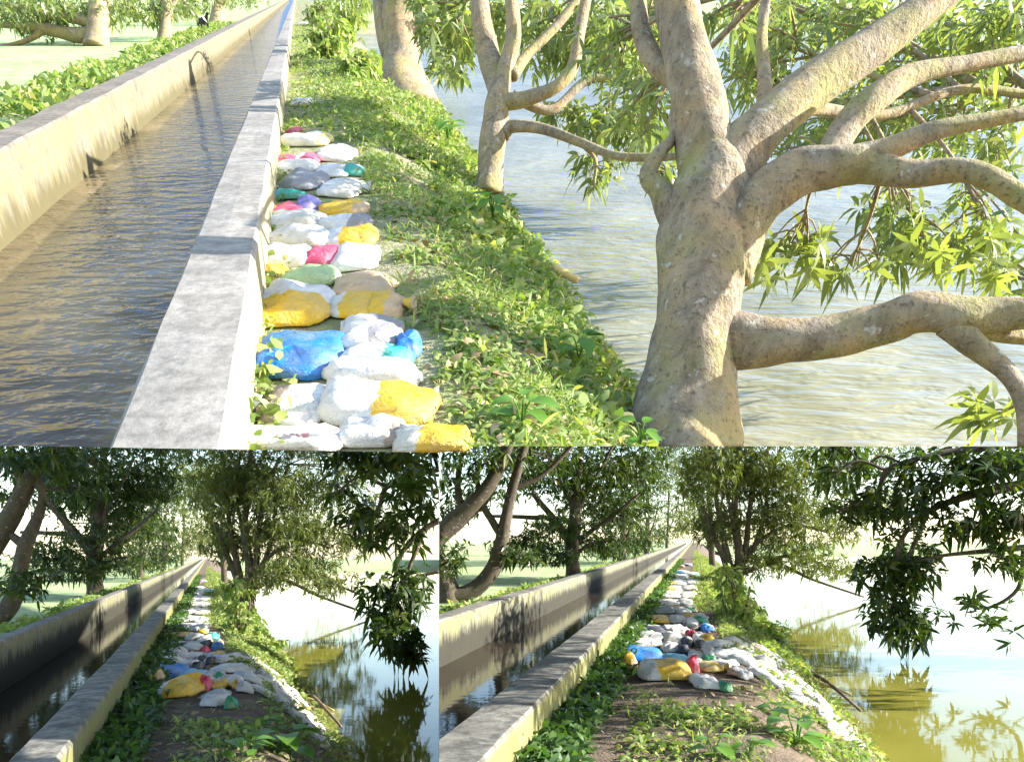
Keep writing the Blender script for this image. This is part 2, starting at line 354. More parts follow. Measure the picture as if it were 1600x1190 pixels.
class P: pass
def params(fo, fi, ni, no, path, pond):
    p = P(); p.fo, p.fi, p.ni, p.no, p.path, p.pond = fo, fi, ni, no, path, pond; return p
U.p = params(-3.62, -3.17, -0.86, -0.45, 0.75, lambda v: 1.75 + 0.075 * min(v, 25))
R.p = params(-4.37, -3.99, -1.63, -1.21, 0.55, lambda v: 2.1 + 0.006 * v)
L.p = params(-4.37 * .76, -3.99 * .76, -1.63 * .76, -1.21 * .76, 0.45, lambda v: 1.75 + 0.006 * v)
WL = -0.8      # pond level
def bank_z(site, u, v):
    p = site.p; e = p.pond(v); z = 0.0
    if site is U and v > 72: z = -0.1
    elif u > p.path: z = -0.88 * min(1.35, ((u - p.path) / (e - p.path))) ** 1.25
    return max(z, -1.25) + 0.035 * nz(u, v, 1.4, 1) + 0.02 * nz(u, v, 5, 2)

def wall(site, u0, u1, ztop, zbot, v0, v1, m, label, cat, planes):
    V, Fc = [], []
    vv = list(np.arange(v0, min(v1, 45), 0.3)) + list(np.arange(max(v0, 45), v1 + 5, 5.0))
    bw = 0.025
    prof = [(u0, zbot), (u0, (ztop + zbot) / 2), (u0, ztop - bw), (u0 + bw, ztop), ((u0 + u1) / 2, ztop + 0.004), (u1 - bw, ztop), (u1, ztop - bw), (u1, (ztop + zbot) / 2), (u1, zbot)]
    for v in vv:
        for i, (u, z) in enumerate(prof):
            am = 0.012
            V.append(site.uv(u + am * nz(i * 3.1, v, 1.3, 3) + 0.006 * nz(i, v, 6, 4), v, z + (0.010 * nz(i * 2.0, v, 1.1, 5) + 0.006 * nz(i, v, 5, 6) if z > zbot + 0.05 else 0)))
    k = len(prof)
    for j in range(len(vv) - 1):
        for i in range(k - 1): Fc.append((j * k + i, j * k + i + 1, (j + 1) * k + i + 1, (j + 1) * k + i))
    Fc.append(tuple(range(k))); Fc.append(tuple((len(vv) - 1) * k + i for i in range(k - 1, -1, -1)))
    base = site.uv((u0 + u1) / 2, v0, ztop)
    o = mk('canal_wall', V, Fc, m, site, base, None, planes, smooth=False, fill=True)
    return tagit(o, label, cat)

def sheet(name, site, us, vs_, zf, m, planes, smooth=True):
    V, Fc = grid(us, vs_, zf, site)
    o = mk(name, V, Fc, m, site, (0, 0, 0), None, planes, smooth)
    if o: o['kind'] = 'structure'
    return o
def setting(site, v0, v1, pondmat, canmat, bankmat, planesets, far=120.0):
    p = site.p
    for pl in planesets:
        near = vspace(v0, v1, 90)
        bu = [p.no - 0.2, p.no, p.no + 0.2] + list(np.linspace(p.no + 0.4, p.path + 2.6, 26)) + [p.path + 5]
        sheet('path', site, bu, near, lambda u, v: bank_z(site, u, v), bankmat, pl)
        sheet('field', site, [-220, -120, -60, -30, -15, -10, -8, -6, p.fo - 1, p.fo - 0.4, p.fo + 0.2], near, lambda u, v: -0.12 + 0.05 * nz(u, v, 0.5, 8), FIELD, pl)
        sheet('canal_bed', site, [p.fo + 0.1, p.fi - 0.1, (p.fi + p.ni) / 2, p.ni + 0.1, p.no - 0.1], near, lambda u, v: -0.75, SILT, pl)
        sheet('canal_water', site, [p.fi - 0.05, (p.fi + p.ni) / 2, p.ni + 0.05], near, lambda u, v: -0.4, canmat, pl, False)
        sheet('pond_water', site, [p.path + 0.5, 5, 20, 60, 260], vspace(v0, far, 30), lambda u, v: WL, pondmat, pl, False)
        sheet('far_bank', site, [p.path + 3.5, 20, 60, 130, 300], [far - 4, far - 1, far + 2, v1], lambda u, v: -0.5 if v > far else -1.2, FIELD, pl)

V_FAR = 420.0
setting(U, 1.2, 400.0, W_POND_U, W_CAN_U, BANK, [[U.edgeL, U.midL, U.sideL], [U.edgeR, U.midR, U.sideR]], far=75.0)
setting(R, 2.2, V_FAR, W_POND, W_CAN, DIRT, [R.planes])
setting(L, 2.2, V_FAR, W_POND, W_CAN, DIRT, [L.planes])

# the earth terrace that carries the upper stretch
for half in ('L', 'R'):
    pl = [U.edgeL, U.midL, U.sideL] if half == 'L' else [U.edgeR, U.midR, U.sideR]
    us = [-30, 60]; V = []
    for z in (-1.35, -2.2):
        for (x, y) in ((-6, 1.0), (6, 1.0), (380, 400), (-380, 400)): V.append((x, y, z))
    Fc = [(0, 1, 2, 3), (7, 6, 5, 4), (0, 4, 5, 1), (1, 5, 6, 2), (2, 6, 7, 3), (3, 7, 4, 0)]
    o = mk('terrain', V, Fc, SLAB, U, (0, 0, 0), None, pl, False, True); o['kind'] = 'structure'

wall(U, U.p.ni, U.p.no, 0.34, -0.8, 1.2, 400, CON_PALE, 'pale concrete canal wall right beside the bright sack path', 'wall', [U.edgeL])
wall(U, U.p.fo, U.p.fi, 0.34, -0.8, 1.2, 400, CON_BEIGE, 'beige concrete canal wall across the brown water from the bright sack path', 'wall', [U.edgeL])
for S_ in (L, R):
    a = wall(S_, S_.p.ni, S_.p.no, 0.34, -0.8, 2.2, 400, CON_NEAR, 'mossy grey canal wall with fern-lined side next to the shaded path', 'wall', S_.planes)
    b = wall(S_, S_.p.fo, S_.p.fi, 0.34, -0.8, 2.2, 400, CON_FAR, 'black-stained canal wall between dark water and rice field', 'wall', S_.planes)
    a['group'] = 'near walls of the shaded canal'; b['group'] = 'far walls of the shaded canal'

# ------------------------------------------------------------------ trees
def limb_pts(site, pts, t):
    out, rad = [], []
    for q in pts:
        tt = t + (q[3] if len(q) > 3 else 0.0)
        out.append(site.pd(q[0], q[1], tt)); rad.append(q[2] * tt / F / 2)
    return np.array(out), np.array(rad)
LEAF_ME = {}
def leaf_mesh(m):
    if m.name not in LEAF_ME:
        lv = leaf_verts(np.zeros((1, 3)), np.array([[1.0, 0, 0]]), np.array([[0, 0, 1.0]]), np.array([1.0]), np.array([0.11]), np.array([0.3]))[0]
        me = bpy.data.meshes.new('leaf'); me.from_pydata([tuple(v) for v in lv], [], [tuple(int(i) for i in t) for t in LT]); me.polygons.foreach_set('use_smooth', [True] * 4); me.materials.append(m)
        LEAF_ME[m.name] = me
    return LEAF_ME[m.name]
def leaf_objects(site, P, k, Ln, m, base, parent, planes, limit):
    cnt = 0
    for p in P:
        ax = unit(rng.normal(size=3) * 0.5 + np.array([0, -0.3, 0.3])); e1 = unit(np.cross(ax, rng.normal(size=3))); e2 = np.cross(ax, e1)
        for j in range(k):
            if cnt >= limit: return
            ph, tl = j * 2.4 + rng.uniform(0, 1), rng.uniform(0.6, 1.5)
            d = unit((np.cos(ph) * e1 + np.sin(ph) * e2) * np.sin(tl) + ax * np.cos(tl) + np.array([0, 0, -0.35])); s = unit(np.cross(ax, d)); n_ = np.cross(d, s)
            l = Ln * rng.uniform(0.7, 1.15); tip = p + d * l - np.array([0, 0, 0.3 * l])
            if any((p - co) @ no < 0.02 or (tip - co) @ no < 0.02 for co, no in planes): continue
            M = Matrix.Identity(4)
            for i in range(3): M[i][0], M[i][1], M[i][2], M[i][3] = d[i] * l, s[i] * l, n_[i] * l, (p - base)[i]
            o = bpy.data.objects.new('leaf', leaf_mesh(m)); COL.objects.link(o); o.parent = parent; o.matrix_basis = M; cnt += 1
def tree(site, name, label, cat, base, t, trunk, limbs, clusters, leafm_, barkm, planes, Ln=0.2, k=7, group=None, single=None, leaf_ratio=0.14, sides=12, twig=True, down=0.15, crown_cap=True):
    base = np.array(base, float); root = empty(name, site, base); tagit(root, label, cat, group)
    skel = []
    for i, (nm, pts) in enumerate([('trunk', trunk)] + [('limb', l) for l in limbs]):
        if not pts: continue
        Pp, Rr = limb_pts(site, pts, t)
        V, Fc, C = tube(Pp, Rr, sides if nm == 'trunk' else max(6, sides - 3), 6, 0.055, i + t)
        o = mk(nm, V, Fc, barkm, site, base, root, planes, True, True); skel.append(C)
    SK = np.concatenate(skel) if skel else base[None]
    tw, LVs = [], []
    cl_pl = list(planes)
    for ci, (x, y, rx, ry, dz, dt, n) in enumerate(clusters):
        Pp = blob_points(site, x, y, rx, ry, t + dz, dt, n)
        LVs.append(rosettes(Pp, k, Ln, leaf_ratio, down=down))
        if twig:
            c = site.pd(x, y, t + dz); s0 = SK[np.argmin(((SK - c) ** 2).sum(1))]
            mid = (s0 + c) / 2 + rng.normal(size=3) * 0.06 * np.linalg.norm(c - s0) + np.array([0, 0, 0.05])
            r0 = min(0.035, 0.012 * np.linalg.norm(c - s0) + 0.008)
            tw.append(tube(np.array([s0, mid, c]), np.array([r0, r0 * .7, r0 * .45]), 5, 4, 0.04)[:2])
            for q in Pp[:min(len(Pp), 14)]:
                m0 = mid + (c - mid) * rng.uniform(0.2, 1.0); tw.append(tube(np.array([m0, (m0 + q) / 2 + np.array([0, 0, 0.03]), q]), np.array([r0 * .5, r0 * .4, r0 * .22]), 4, 2, 0.02)[:2])
    if tw:
        V, Fc = join_vf(tw); o = mk('twigs', V, Fc, barkm, site, base, root, planes, True)
        if o: o['kind'] = 'stuff'
    if LVs: leaves_obj('crown', np.concatenate(LVs), leafm_, site, base, root, planes)
    if single:
        for (x, y, rx, ry, dz, dt, n, lim) in single:
            leaf_objects(site, blob_points(site, x, y, rx, ry, t + dz, dt, n), k, Ln, leafm_, base, root, planes, lim)
    return root

# --- upper stretch: the big mango tree on the pond bank
tb = U.depth(1068, 668, -0.5)
pr = [U.edgeR]
tree(U, 'mango_tree', 'thick-trunked mango tree with spreading limbs leaning over the bright pond', 'tree', U.px(1068, 668, -0.5), tb,
     [(1052, 745, 215), (1062, 690, 182), (1076, 610, 146), (1086, 520, 136), (1094, 430, 132), (1102, 350, 132), (1112, 290, 118), (1110, 240, 84)],
     [[(1104, 300, 92), (1100, 220, 84), (1084, 130, 78), (1066, 50, 72), (1048, -40, 66)],
      [(1112, 330, 95), (1150, 250, 86), (1200, 195, 74), (1275, 130, 66, .1), (1370, 70, 60, .2), (1470, -8, 52, .3), (1530, -60, 45, .4)],
      [(1128, 430, 90), (1160, 350, 86, -.05), (1200, 300, 74, -.1), (1260, 268, 66, -.15), (1330, 257, 60, -.2), (1380, 262, 50, -.2)],
      [(1290, 262, 50, -.15), (1318, 205, 46, -.1), (1365, 155, 42, -.1), (1425, 118, 34, 0), (1510, 100, 26, .1), (1620, 78, 22, .2), (1780, 40, 14, .3)],
      [(1320, 252, 44, -.2), (1390, 232, 36, -.25), (1460, 205, 28, -.3), (1540, 188, 24, -.3), (1640, 170, 20, -.3), (1800, 140, 12, -.3)],
      [(1350, 260, 52, -.2), (1420, 272, 40, -.3), (1490, 266, 36, -.35), (1545, 278, 36, -.4), (1600, 312, 32, -.45), (1660, 350, 28, -.5), (1800, 420, 14, -.5)],
      [(1110, 520, 95), (1165, 535, 84, -.05), (1225, 532, 74, -.1), (1300, 525, 66, -.15), (1375, 508, 62, -.2), (1430, 488, 66, -.25), (1490, 492, 60, -.3), (1550, 492, 52, -.3), (1650, 486, 46, -.35), (1760, 470, 34, -.4), (1900, 440, 16, -.4)],
      [(1480, 505, 44, -.3), (1530, 545, 36, -.32), (1575, 585, 30, -.35), (1600, 630, 26, -.36), (1604, 720, 22, -.36)],
      [(1500, 500, 40, -.28), (1560, 520, 30, -.2), (1650, 530, 26, -.1), (1820, 560, 10, 0)],
      [(1062, 345, 58), (1032, 300, 38), (1012, 275, 28), (1030, 240, 20), (1052, 215, 16, .05), (1050, 180, 12, .1)],
      [(1086, 150, 50), (1058, 125, 38, .05), (1025, 100, 32, .1), (1004, 55, 28, .15), (994, -20, 26, .2)],
      [(1150, 255, 36), (1180, 215, 26, .2), (1195, 150, 22, .3), (1190, 60, 18, .4), (1200, -20, 14, .4)],
      [(1200, 195, 26, .1), (1260, 170, 20, .6), (1380, 180, 16, 1.0), (1500, 140, 14, 1.2), (1620, 150, 12, 1.3)]],
     [(1250, 385, 50, 35, .3, .3, 16), (1330, 410, 60, 18, .4, .3, 10), (1440, 370, 100, 52, .8, .6, 42), (1540, 350, 60, 64, .9, .6, 36), (1400, 320, 60, 24, .8, .4, 18), (1570, 430, 40, 24, .8, .4, 12),
      (1500, 110, 110, 70, 1.6, .7, 70), (1560, 30, 70, 40, 1.2, .6, 50), (1400, 190, 70, 40, 1.4, .5, 30), (1540, 240, 70, 40, 1.5, .5, 40), (1350, 30, 90, 40, 2.0, .8, 60), (1200, 60, 60, 70, 2.2, .8, 50),
      (1290, 190, 60, 40, 1.6, .6, 24), (1240, 240, 40, 40, 1.5, .5, 18), (1000, 150, 50, 70, 2.2, .8, 60), (1150, 20, 50, 40, 1.6, .6, 24), (960, 60, 60, 60, 2.6, .8, 50), (1550, 655, 40, 30, .1, .25, 7),
      (1250, 20, 120, 40, 3.5, 1.2, 110), (1450, 30, 120, 50, 3.2, 1.2, 110), (1560, 110, 60, 80, 2.6, 1.0, 70), (1480, 190, 100, 50, 2.6, 1.0, 60), (1340, 110, 90, 50, 3.2, 1.0, 80), (1180, 100, 60, 70, 3.4, 1.0, 70), (1000, 40, 70, 60, 3.4, 1.2, 130), (1300, 225, 60, 40, 2.4, .8, 50)],
     LF_MANGO_LIT, BARK, pr, Ln=0.175, k=7, sides=24, leaf_ratio=0.105, single=[(1255, 385, 55, 30, .2, .2, 8, 50), (1430, 400, 70, 30, .5, .3, 12, 80), (1545, 640, 45, 35, 0, .2, 6, 40), (1550, 390, 40, 50, .5, .3, 10, 60), (1195, 440, 12, 60, .1, .1, 3, 14)])

def upl(x): return uplanes(x)
t2 = U.depth(765, 285, -0.4)
tree(U, 'mango_tree', 'mango tree with forked slim trunk and long low branch beside the bright pond', 'tree', U.px(765, 285, -0.4), t2,
     [(764, 305, 48), (766, 270, 42), (770, 220, 40), (776, 170, 38), (780, 140, 34)],
     [[(780, 150, 34), (790, 105, 26), (802, 60, 24), (800, 10, 22), (790, -40, 20)],
      [(780, 160, 26), (820, 155, 22, -.1), (865, 138, 20, -.2), (895, 105, 20, -.2), (905, 50, 18, -.2), (920, -20, 16, -.2)],
      [(778, 150, 30), (765, 90, 34, .2), (752, 30, 32, .3), (745, -40, 30, .3)],
      [(800, 120, 18), (825, 85, 16, .2), (870, 40, 14, .3), (910, -10, 12, .4)],
      [(785, 210, 24), (800, 198, 20), (850, 202, 15, -.3), (905, 222, 14, -.6), (960, 243, 13, -.8), (1020, 246, 12, -1.0), (1080, 244, 10, -1.2)],
      [(800, 150, 20), (860, 172, 14, .1), (920, 125, 12, .2), (990, 128, 10, .2)],
      [(905, 222, 8, -.6), (930, 250, 6, -.6), (928, 290, 4, -.6)]],
     [(930, 60, 80, 60, 1.0, 1.0, 110), (860, 60, 60, 60, 1.5, 1.0, 80), (950, 180, 60, 40, .6, .8, 60), (700, 60, 50, 60, 2.0, 1.0, 90), (1000, 200, 60, 40, .2, .6, 40), (930, 260, 40, 30, -.2, .5, 26), (880, 180, 40, 20, .6, .6, 20), (1010, 60, 40, 60, .8, .8, 50), (1030, 275, 30, 30, -.6, .4, 12), (760, 40, 60, 50, 3.5, 1, 90), (840, 15, 70, 40, 2.8, 1, 90), (690, 15, 50, 40, 3, 1.2, 80)],
     LF_MANGO_LIT, BARK, [U.edgeR], Ln=0.22, k=7, sides=14)
t3 = U.depth(625, 115, -0.15)
tree(U, 'mango_tree', 'stout pale mango trunk behind weeds on the far grassy bank above the bright path', 'tree', U.px(625, 115, -0.15), t3,
     [(640, 185, 110), (630, 135, 84), (628, 100, 64), (626, 70, 54), (625, 35, 56), (622, 0, 54), (618, -40, 50)],
     [[(612, 90, 30), (600, 50, 26), (592, 0, 22), (585, -40, 20)], [(640, 90, 34), (652, 50, 26), (656, 0, 24), (660, -40, 20)], [(650, 60, 14), (680, 35, 10, .3), (720, 10, 8, .5)]],
     [(690, 40, 40, 50, 1.0, 2.0, 120), (700, 110, 30, 20, .8, 1.5, 40), (560, -10, 40, 20, 4, 2, 60), (660, -10, 60, 25, 0, 2, 60)], LF_MANGO_LIT, BARK, [U.edgeL], Ln=0.26, k=7)
# tree at the field side whose crown hangs over the canal and breaks up the sky in its water
tt = 9.0
tree(U, 'mango_tree', 'mango tree left of the beige far wall, its crown mirrored in brown canal water', 'tree', U.pd(-260, 250, tt), tt,
     [(-262, 275, 90), (-258, 150, 74), (-250, 0, 66), (-235, -160, 60), (-220, -260, 50)],
     [[(-240, -120, 44), (-140, -240, 34, .3), (0, -330, 26, .6), (140, -400, 20, .8)], [(-230, -220, 40), (-160, -380, 32, .6), (-60, -520, 24, 1.2), (60, -640, 18, 1.6)], [(-245, -60, 30), (-160, -110, 22, 1), (-90, -190, 16, 2)]],
     [(-60, -270, 100, 70, .4, 1.0, 50), (120, -420, 110, 80, .8, 1.2, 60), (20, -560, 120, 90, 1.4, 1.4, 60), (-140, -420, 120, 90, 1.0, 1.2, 50), (220, -260, 80, 50, 1.5, 1.0, 40), (260, -560, 90, 90, 1.5, 1.2, 34), (120, -760, 120, 80, 2, 1.2, 40)],
     LF_MANGO_LIT, BARK, [U.edgeL], Ln=0.22, k=8, sides=12)
# leafy bushes where the path runs out of sight
for (bx, by, hgt, lab) in ((510, 92, 60, 'yellow-green bush at the grass edge before the stout pale trunk'), (545, 60, 60, 'green bush touching the stout pale mango trunk'), (500, 42, 44, 'far yellow-green bush beside the end of the bright path'), (560, 118, 34, 'low leafy bush in front of the stout pale mango trunk')):
    tt = U.depth(bx, by, 0.0)
    tree(U, 'bush', lab, 'bush', U.px(bx, by, 0.0), tt, [(bx, by + 2, 5), (bx + 2, by - hgt * .5, 4), (bx + 3, by - hgt * .9, 2)], [],
         [(bx, by - hgt * .35, 26, hgt * .4, 0, .8, 70), (bx + 12, by - hgt * .7, 24, hgt * .4, .3, .8, 60), (bx - 8, by - hgt * .6, 20, hgt * .35, 0, .7, 40)], LF_WEED, BARK, [U.edgeL], Ln=0.24, k=7, leaf_ratio=0.2, sides=6)
# trees across the canal on the bright stretch
for (bx, by, wd, lab, lm, cls) in (
    (152, 72, 34, 'pale mango tree with gnarled low limbs at edge of the bright field', [[(148, 40, 20), (120, 30, 16), (80, 25, 14), (40, 15, 12), (-20, 5, 10)], [(150, 55, 26), (115, 55, 22), (80, 48, 18), (45, 42, 12), (5, 40, 8), (-30, 38, 6)], [(70, 45, 14), (45, 62, 8), (10, 72, 6), (-20, 78, 5)], [(155, 20, 16), (170, -5, 12), (200, -30, 10)]],
     [(30, 15, 45, 24, 0, 2, 170), (90, 12, 50, 22, 0, 2, 170), (185, 14, 34, 24, 1, 2, 120), (60, 45, 40, 14, .5, 1, 40), (120, 45, 20, 12, .5, 1, 16)]),
    (258, 66, 20, 'slender pale trunk of mango tree between goat and gnarled tree', [[(258, 30, 9), (275, 0, 7), (300, -20, 5)], [(257, 40, 7), (240, 10, 6), (225, -15, 5)]], [(240, 12, 38, 20, 0, 2, 130), (290, 6, 34, 20, 2, 2, 110)]),
    (340, 40, 22, 'dark mango trunk just behind the black goat', [[(338, 20, 10), (355, -5, 8), (380, -30, 6)]], [(340, -2, 35, 14, 0, 2, 80), (390, -2, 30, 14, 4, 2, 70)])):
    tt = U.depth(bx, by, -0.12)
    tree(U, 'mango_tree', lab, 'tree', U.px(bx, by, -0.12), tt, [(bx - 1, by + 6, wd * 1.25), (bx, by - 15, wd), (bx + 2, by - 40, wd * .92), (bx + 3, by - 75, wd * .85)], lm, cls, LF_MANGO_LIT, BARK, [U.edgeL], Ln=0.3, k=6, sides=10)

# --- shaded stretches: the same row of trees, seen twice along the canal
def lower_trees(S_, kx, t1):
    vx, vy = (1085, 843) if S_ is R else (325, 868)
    def X(x): return vx + (x - 1085) * kx
    def Y(y): return vy + (y - 843)
    def mp(pts): return [(X(q[0]), Y(q[1]), *q[2:]) for q in pts]
    def mc(cl, d=1.0): return [(X(c[0]), Y(c[1]), c[2] * kx * 1.1, c[3] * 1.1, c[4], c[5], int(c[6] * d)) for c in cl]
    pl = S_.planes
    def base(x, y, z): return S_.px(X(x), Y(y), z)
    # gnarled tree nearest the wall across the canal
    bx, by, trunk, limbs, cls = t1
    tt = S_.depth(bx, by, -0.1)
    tree(S_, 'mango_tree', 'dark mango tree with curved forked limb beside the shaded rice field', 'tree', S_.px(bx, by, -0.1), tt, trunk, limbs, cls, LF_MANGO_SHADE, BARK_D, pl, Ln=0.24, k=8, sides=14, group='curved field-side mango trees')
    # upright tree
    tree(S_, 'mango_tree', 'upright dark mango tree with level branches just behind stained canal wall', 'tree', base(895, 905, -0.1), 33.0,
         mp([(897, 915, 30), (895, 890, 23), (893, 862, 22), (897, 825, 21), (900, 785, 16), (905, 735, 11), (912, 670, 8)]),
         [mp(l) for l in ([(894, 850, 13), (870, 815, 11), (840, 780, 9), (812, 735, 7), (795, 690, 6)], [(895, 845, 10), (862, 812, 9), (830, 808, 7), (770, 806, 5)], [(898, 850, 9), (925, 828, 7), (965, 800, 6), (1000, 770, 4)],
                          [(900, 800, 11), (880, 755, 9), (860, 715, 8), (850, 670, 7)], [(900, 815, 8), (915, 770, 7), (940, 730, 6), (960, 690, 5)], [(896, 870, 7), (920, 850, 5), (950, 845, 4)])],
         mc([(840, 740, 70, 40, 0, 3, 170), (900, 735, 70, 45, 1, 3, 210), (960, 740, 60, 45, 2, 3, 190), (870, 820, 50, 25, -1, 3, 70), (820, 850, 60, 22, -2, 2.5, 90), (870, 868, 40, 14, -2, 2, 40), (930, 850, 40, 20, 1, 2, 60), (790, 700, 60, 22, 1, 3, 90), (960, 800, 50, 30, 2, 3, 100), (1000, 720, 40, 30, 3, 3, 90), (915, 790, 50, 30, 3, 3, 80), (830, 675, 90, 22, 0, 3, 100), (940, 670, 90, 24, 1, 3, 120), (1020, 672, 60, 24, 4, 3, 90)], 2.4),
         LF_MANGO_SHADE, BARK_D, pl, Ln=0.26, k=7, group='upright field-side mango trees')
    for (x, y, t, wd, lab) in ((972, 888, 55, 11, 'first slim tree after the upright mango behind the shaded far wall'), (1010, 876, 80, 8, 'second slim tree after the upright mango behind the shaded far wall'), (1042, 866, 120, 5, 'third slim tree after the upright mango behind the shaded far wall')):
        s = 33 / t
        tree(S_, 'mango_tree', lab, 'tree', base(x, y, -0.1), t, mp([(x, y + 4, wd * 1.3), (x, y - 20, wd), (x + 2, y - 55, wd * .8), (x + 3, y - 110, wd * .5)]),
             [mp([(x, y - 25, wd * .5), (x - 15, y - 50, wd * .35), (x - 28, y - 80, wd * .25)]), mp([(x, y - 30, wd * .5), (x + 12, y - 60, wd * .35), (x + 20, y - 95, wd * .25)])],
             mc([(x, y - 80, 48, 38, 0, 5, 170), (x + 10, y - 140, 46, 34, 2, 5, 170), (x - 15, y - 30, 36, 16, 0, 4, 60), (x + 20, y - 40, 28, 18, 3, 4, 60)], 2.6), LF_MANGO_SHADE, BARK_D, pl, Ln=0.34, k=6, sides=8, group=lab)
    # trees on the pond bank
    tree(S_, 'willow_tree', 'many-stemmed leafy tree rising from the shaded pond bank beside the sack path', 'tree', base(1150, 922, -0.35), 30.0,
         mp([(1152, 935, 26), (1152, 905, 19), (1156, 880, 17), (1154, 850, 13), (1148, 800, 10), (1150, 740, 8), (1158, 670, 6)]),
         [mp(l) for l in ([(1148, 920, 14), (1140, 880, 11), (1128, 830, 9), (1118, 770, 7), (1108, 680, 5)], [(1144, 915, 12), (1130, 870, 10), (1112, 830, 8), (1098, 790, 6)], [(1156, 890, 12), (1166, 850, 10), (1172, 790, 8), (1184, 740, 7), (1205, 690, 5)],
                          [(1158, 885, 10), (1180, 850, 8), (1196, 800, 7), (1200, 760, 6), (1220, 700, 5)], [(1160, 870, 8), (1200, 835, 6), (1240, 820, 5), (1290, 830, 4)], [(1152, 860, 8), (1140, 790, 6), (1132, 740, 5), (1140, 680, 4)], [(1160, 895, 7), (1210, 880, 6), (1270, 905, 5), (1350, 932, 3)], [(1165, 890, 6), (1230, 868, 5), (1290, 885, 4), (1345, 905, 3)])],
         mc([(1110, 740, 40, 50, 0, 2.5, 220), (1160, 735, 50, 45, 1, 2.5, 260), (1215, 740, 50, 45, 0, 2.5, 240), (1190, 810, 60, 40, 1, 2.5, 200), (1250, 800, 50, 35, 0, 2.5, 150), (1120, 820, 35, 35, 1, 2, 120), (1240, 860, 60, 28, 0, 2.5, 150), (1290, 885, 50, 18, -1, 2, 60), (1290, 740, 50, 40, 2, 2.5, 110), (1180, 880, 40, 20, 0, 2, 60), (1320, 820, 40, 30, 1, 2, 70), (1120, 675, 70, 24, 0, 3, 110), (1220, 672, 70, 24, 1, 3, 110), (1300, 680, 50, 24, 1, 3, 60), (1340, 725, 55, 40, 0, 2.5, 70), (1380, 780, 45, 35, 1, 2.5, 50), (1400, 690, 60, 24, 1, 2.5, 50)], 2.4),
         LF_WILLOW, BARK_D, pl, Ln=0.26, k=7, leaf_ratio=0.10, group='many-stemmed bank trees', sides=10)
    tree(S_, 'willow_tree', 'slim leafy tree behind the many-stemmed one on the shaded bank', 'tree', base(1112, 880, -0.15), 50.0,
         mp([(1114, 892, 12), (1112, 860, 9), (1110, 800, 7), (1106, 700, 5)]), [mp([(1112, 860, 6), (1098, 820, 5), (1085, 770, 4)]), mp([(1112, 850, 5), (1125, 800, 4), (1135, 740, 3)])],
         mc([(1085, 770, 30, 45, 0, 3, 150), (1100, 720, 40, 30, 0, 3, 150), (1070, 815, 22, 22, 8, 3, 80), (1060, 740, 35, 35, 10, 4, 130), (1110, 820, 25, 25, 2, 3, 60), (1040, 700, 40, 25, 8, 4, 100), (1150, 720, 60, 40, 14, 4, 120), (1230, 740, 60, 50, 14, 4, 120), (1290, 800, 60, 40, 14, 4, 90)], 2.4), LF_WILLOW, BARK_D, pl, Ln=0.32, k=6, leaf_ratio=0.11, group='slim bank trees', sides=8)
    # mango bough hanging over the pond, its trunk standing beside the view
    tr = 15.0
    xo = X(1720) if S_ is R else 760.0
    lim = [mp(l) for l in ([(1790, 740, 40), (1690, 745, 28), (1600, 757, 18), (1510, 775, 13), (1450, 800, 9), (1410, 840, 7), (1395, 900, 6)], [(1780, 690, 26), (1650, 690, 16), (1510, 702, 11), (1440, 715, 9), (1386, 735, 8), (1366, 775, 6), (1307, 800, 4)],
                           [(1780, 850, 18), (1660, 850, 11), (1548, 860, 8), (1470, 868, 6), (1405, 884, 4)], [(1450, 800, 7), (1420, 870, 6), (1400, 930, 5), (1380, 985, 4)], [(1600, 860, 8), (1590, 920, 6), (1540, 950, 5), (1500, 940, 4)], [(1386, 735, 6), (1340, 720, 4), (1300, 745, 3)], [(1790, 740, 30), (1850, 700, 26, -4), (1960, 630, 30, -8)])]  # last limb, out of view, added to carry the shading clusters
    cl = mc([(1400, 790, 60, 50, 0, .9, 75), (1340, 790, 50, 35, .5, .8, 40), (1470, 740, 80, 35, 0, .9, 80), (1550, 740, 60, 45, -.5, .8, 70), (1480, 810, 60, 30, 0, .8, 50), (1560, 810, 50, 40, -.3, .8, 50), (1400, 960, 42, 46, 0, .9, 80), (1385, 900, 50, 35, 0, .6, 70), (1430, 890, 42, 36, 0, .6, 50), (1425, 985, 30, 26, 0, .4, 36),
                  (1560, 870, 50, 18, -.5, .5, 16), (1580, 720, 40, 25, -1, .6, 40), (1310, 740, 40, 30, 1, .7, 20), (1300, 700, 40, 20, 1, .7, 24), (1760, 640, 130, 80, 0, 2, 90), (1900, 720, 150, 120, 1, 2.2, 120), (2080, 620, 160, 110, 0, 2.2, 120), (1980, 840, 150, 80, 0, 2, 70), (2200, 760, 150, 120, 2, 2.2, 100), (1850, 560, 200, 60, 3, 2, 90), (2000, 590, 260, 120, -8.5, 1.2, 110), (1900, 640, 220, 120, -6.5, 1.2, 110), (2050, 700, 200, 120, -3.5, 1.4, 90), (1780, 900, 90, 90, 0, 1.5, 60), (1900, 960, 120, 80, .5, 1.5, 60), (1340, 740, 60, 45, 2, 1, 40), (1500, 715, 100, 26, 1.5, 1, 50), (1585, 810, 36, 50, -.5, .7, 24), (1440, 850, 60, 24, .6, .8, 26)] if S_ is R else [(1400, 790, 60, 50, 0, .9, 75), (1340, 790, 50, 35, .5, .8, 40), (1440, 740, 50, 35, 0, .9, 50), (1400, 690, 80, 22, -2, .9, 50), (1330, 690, 60, 20, -2, .8, 30), (1400, 960, 42, 46, 0, .9, 80), (1385, 900, 50, 35, 0, .6, 70), (1430, 890, 32, 36, 0, .6, 40), (1425, 985, 30, 26, 0, .4, 36), (1310, 740, 40, 30, 1, .7, 20)], 1.0)  # clusters right of the view are unseen, added to dapple path and walls
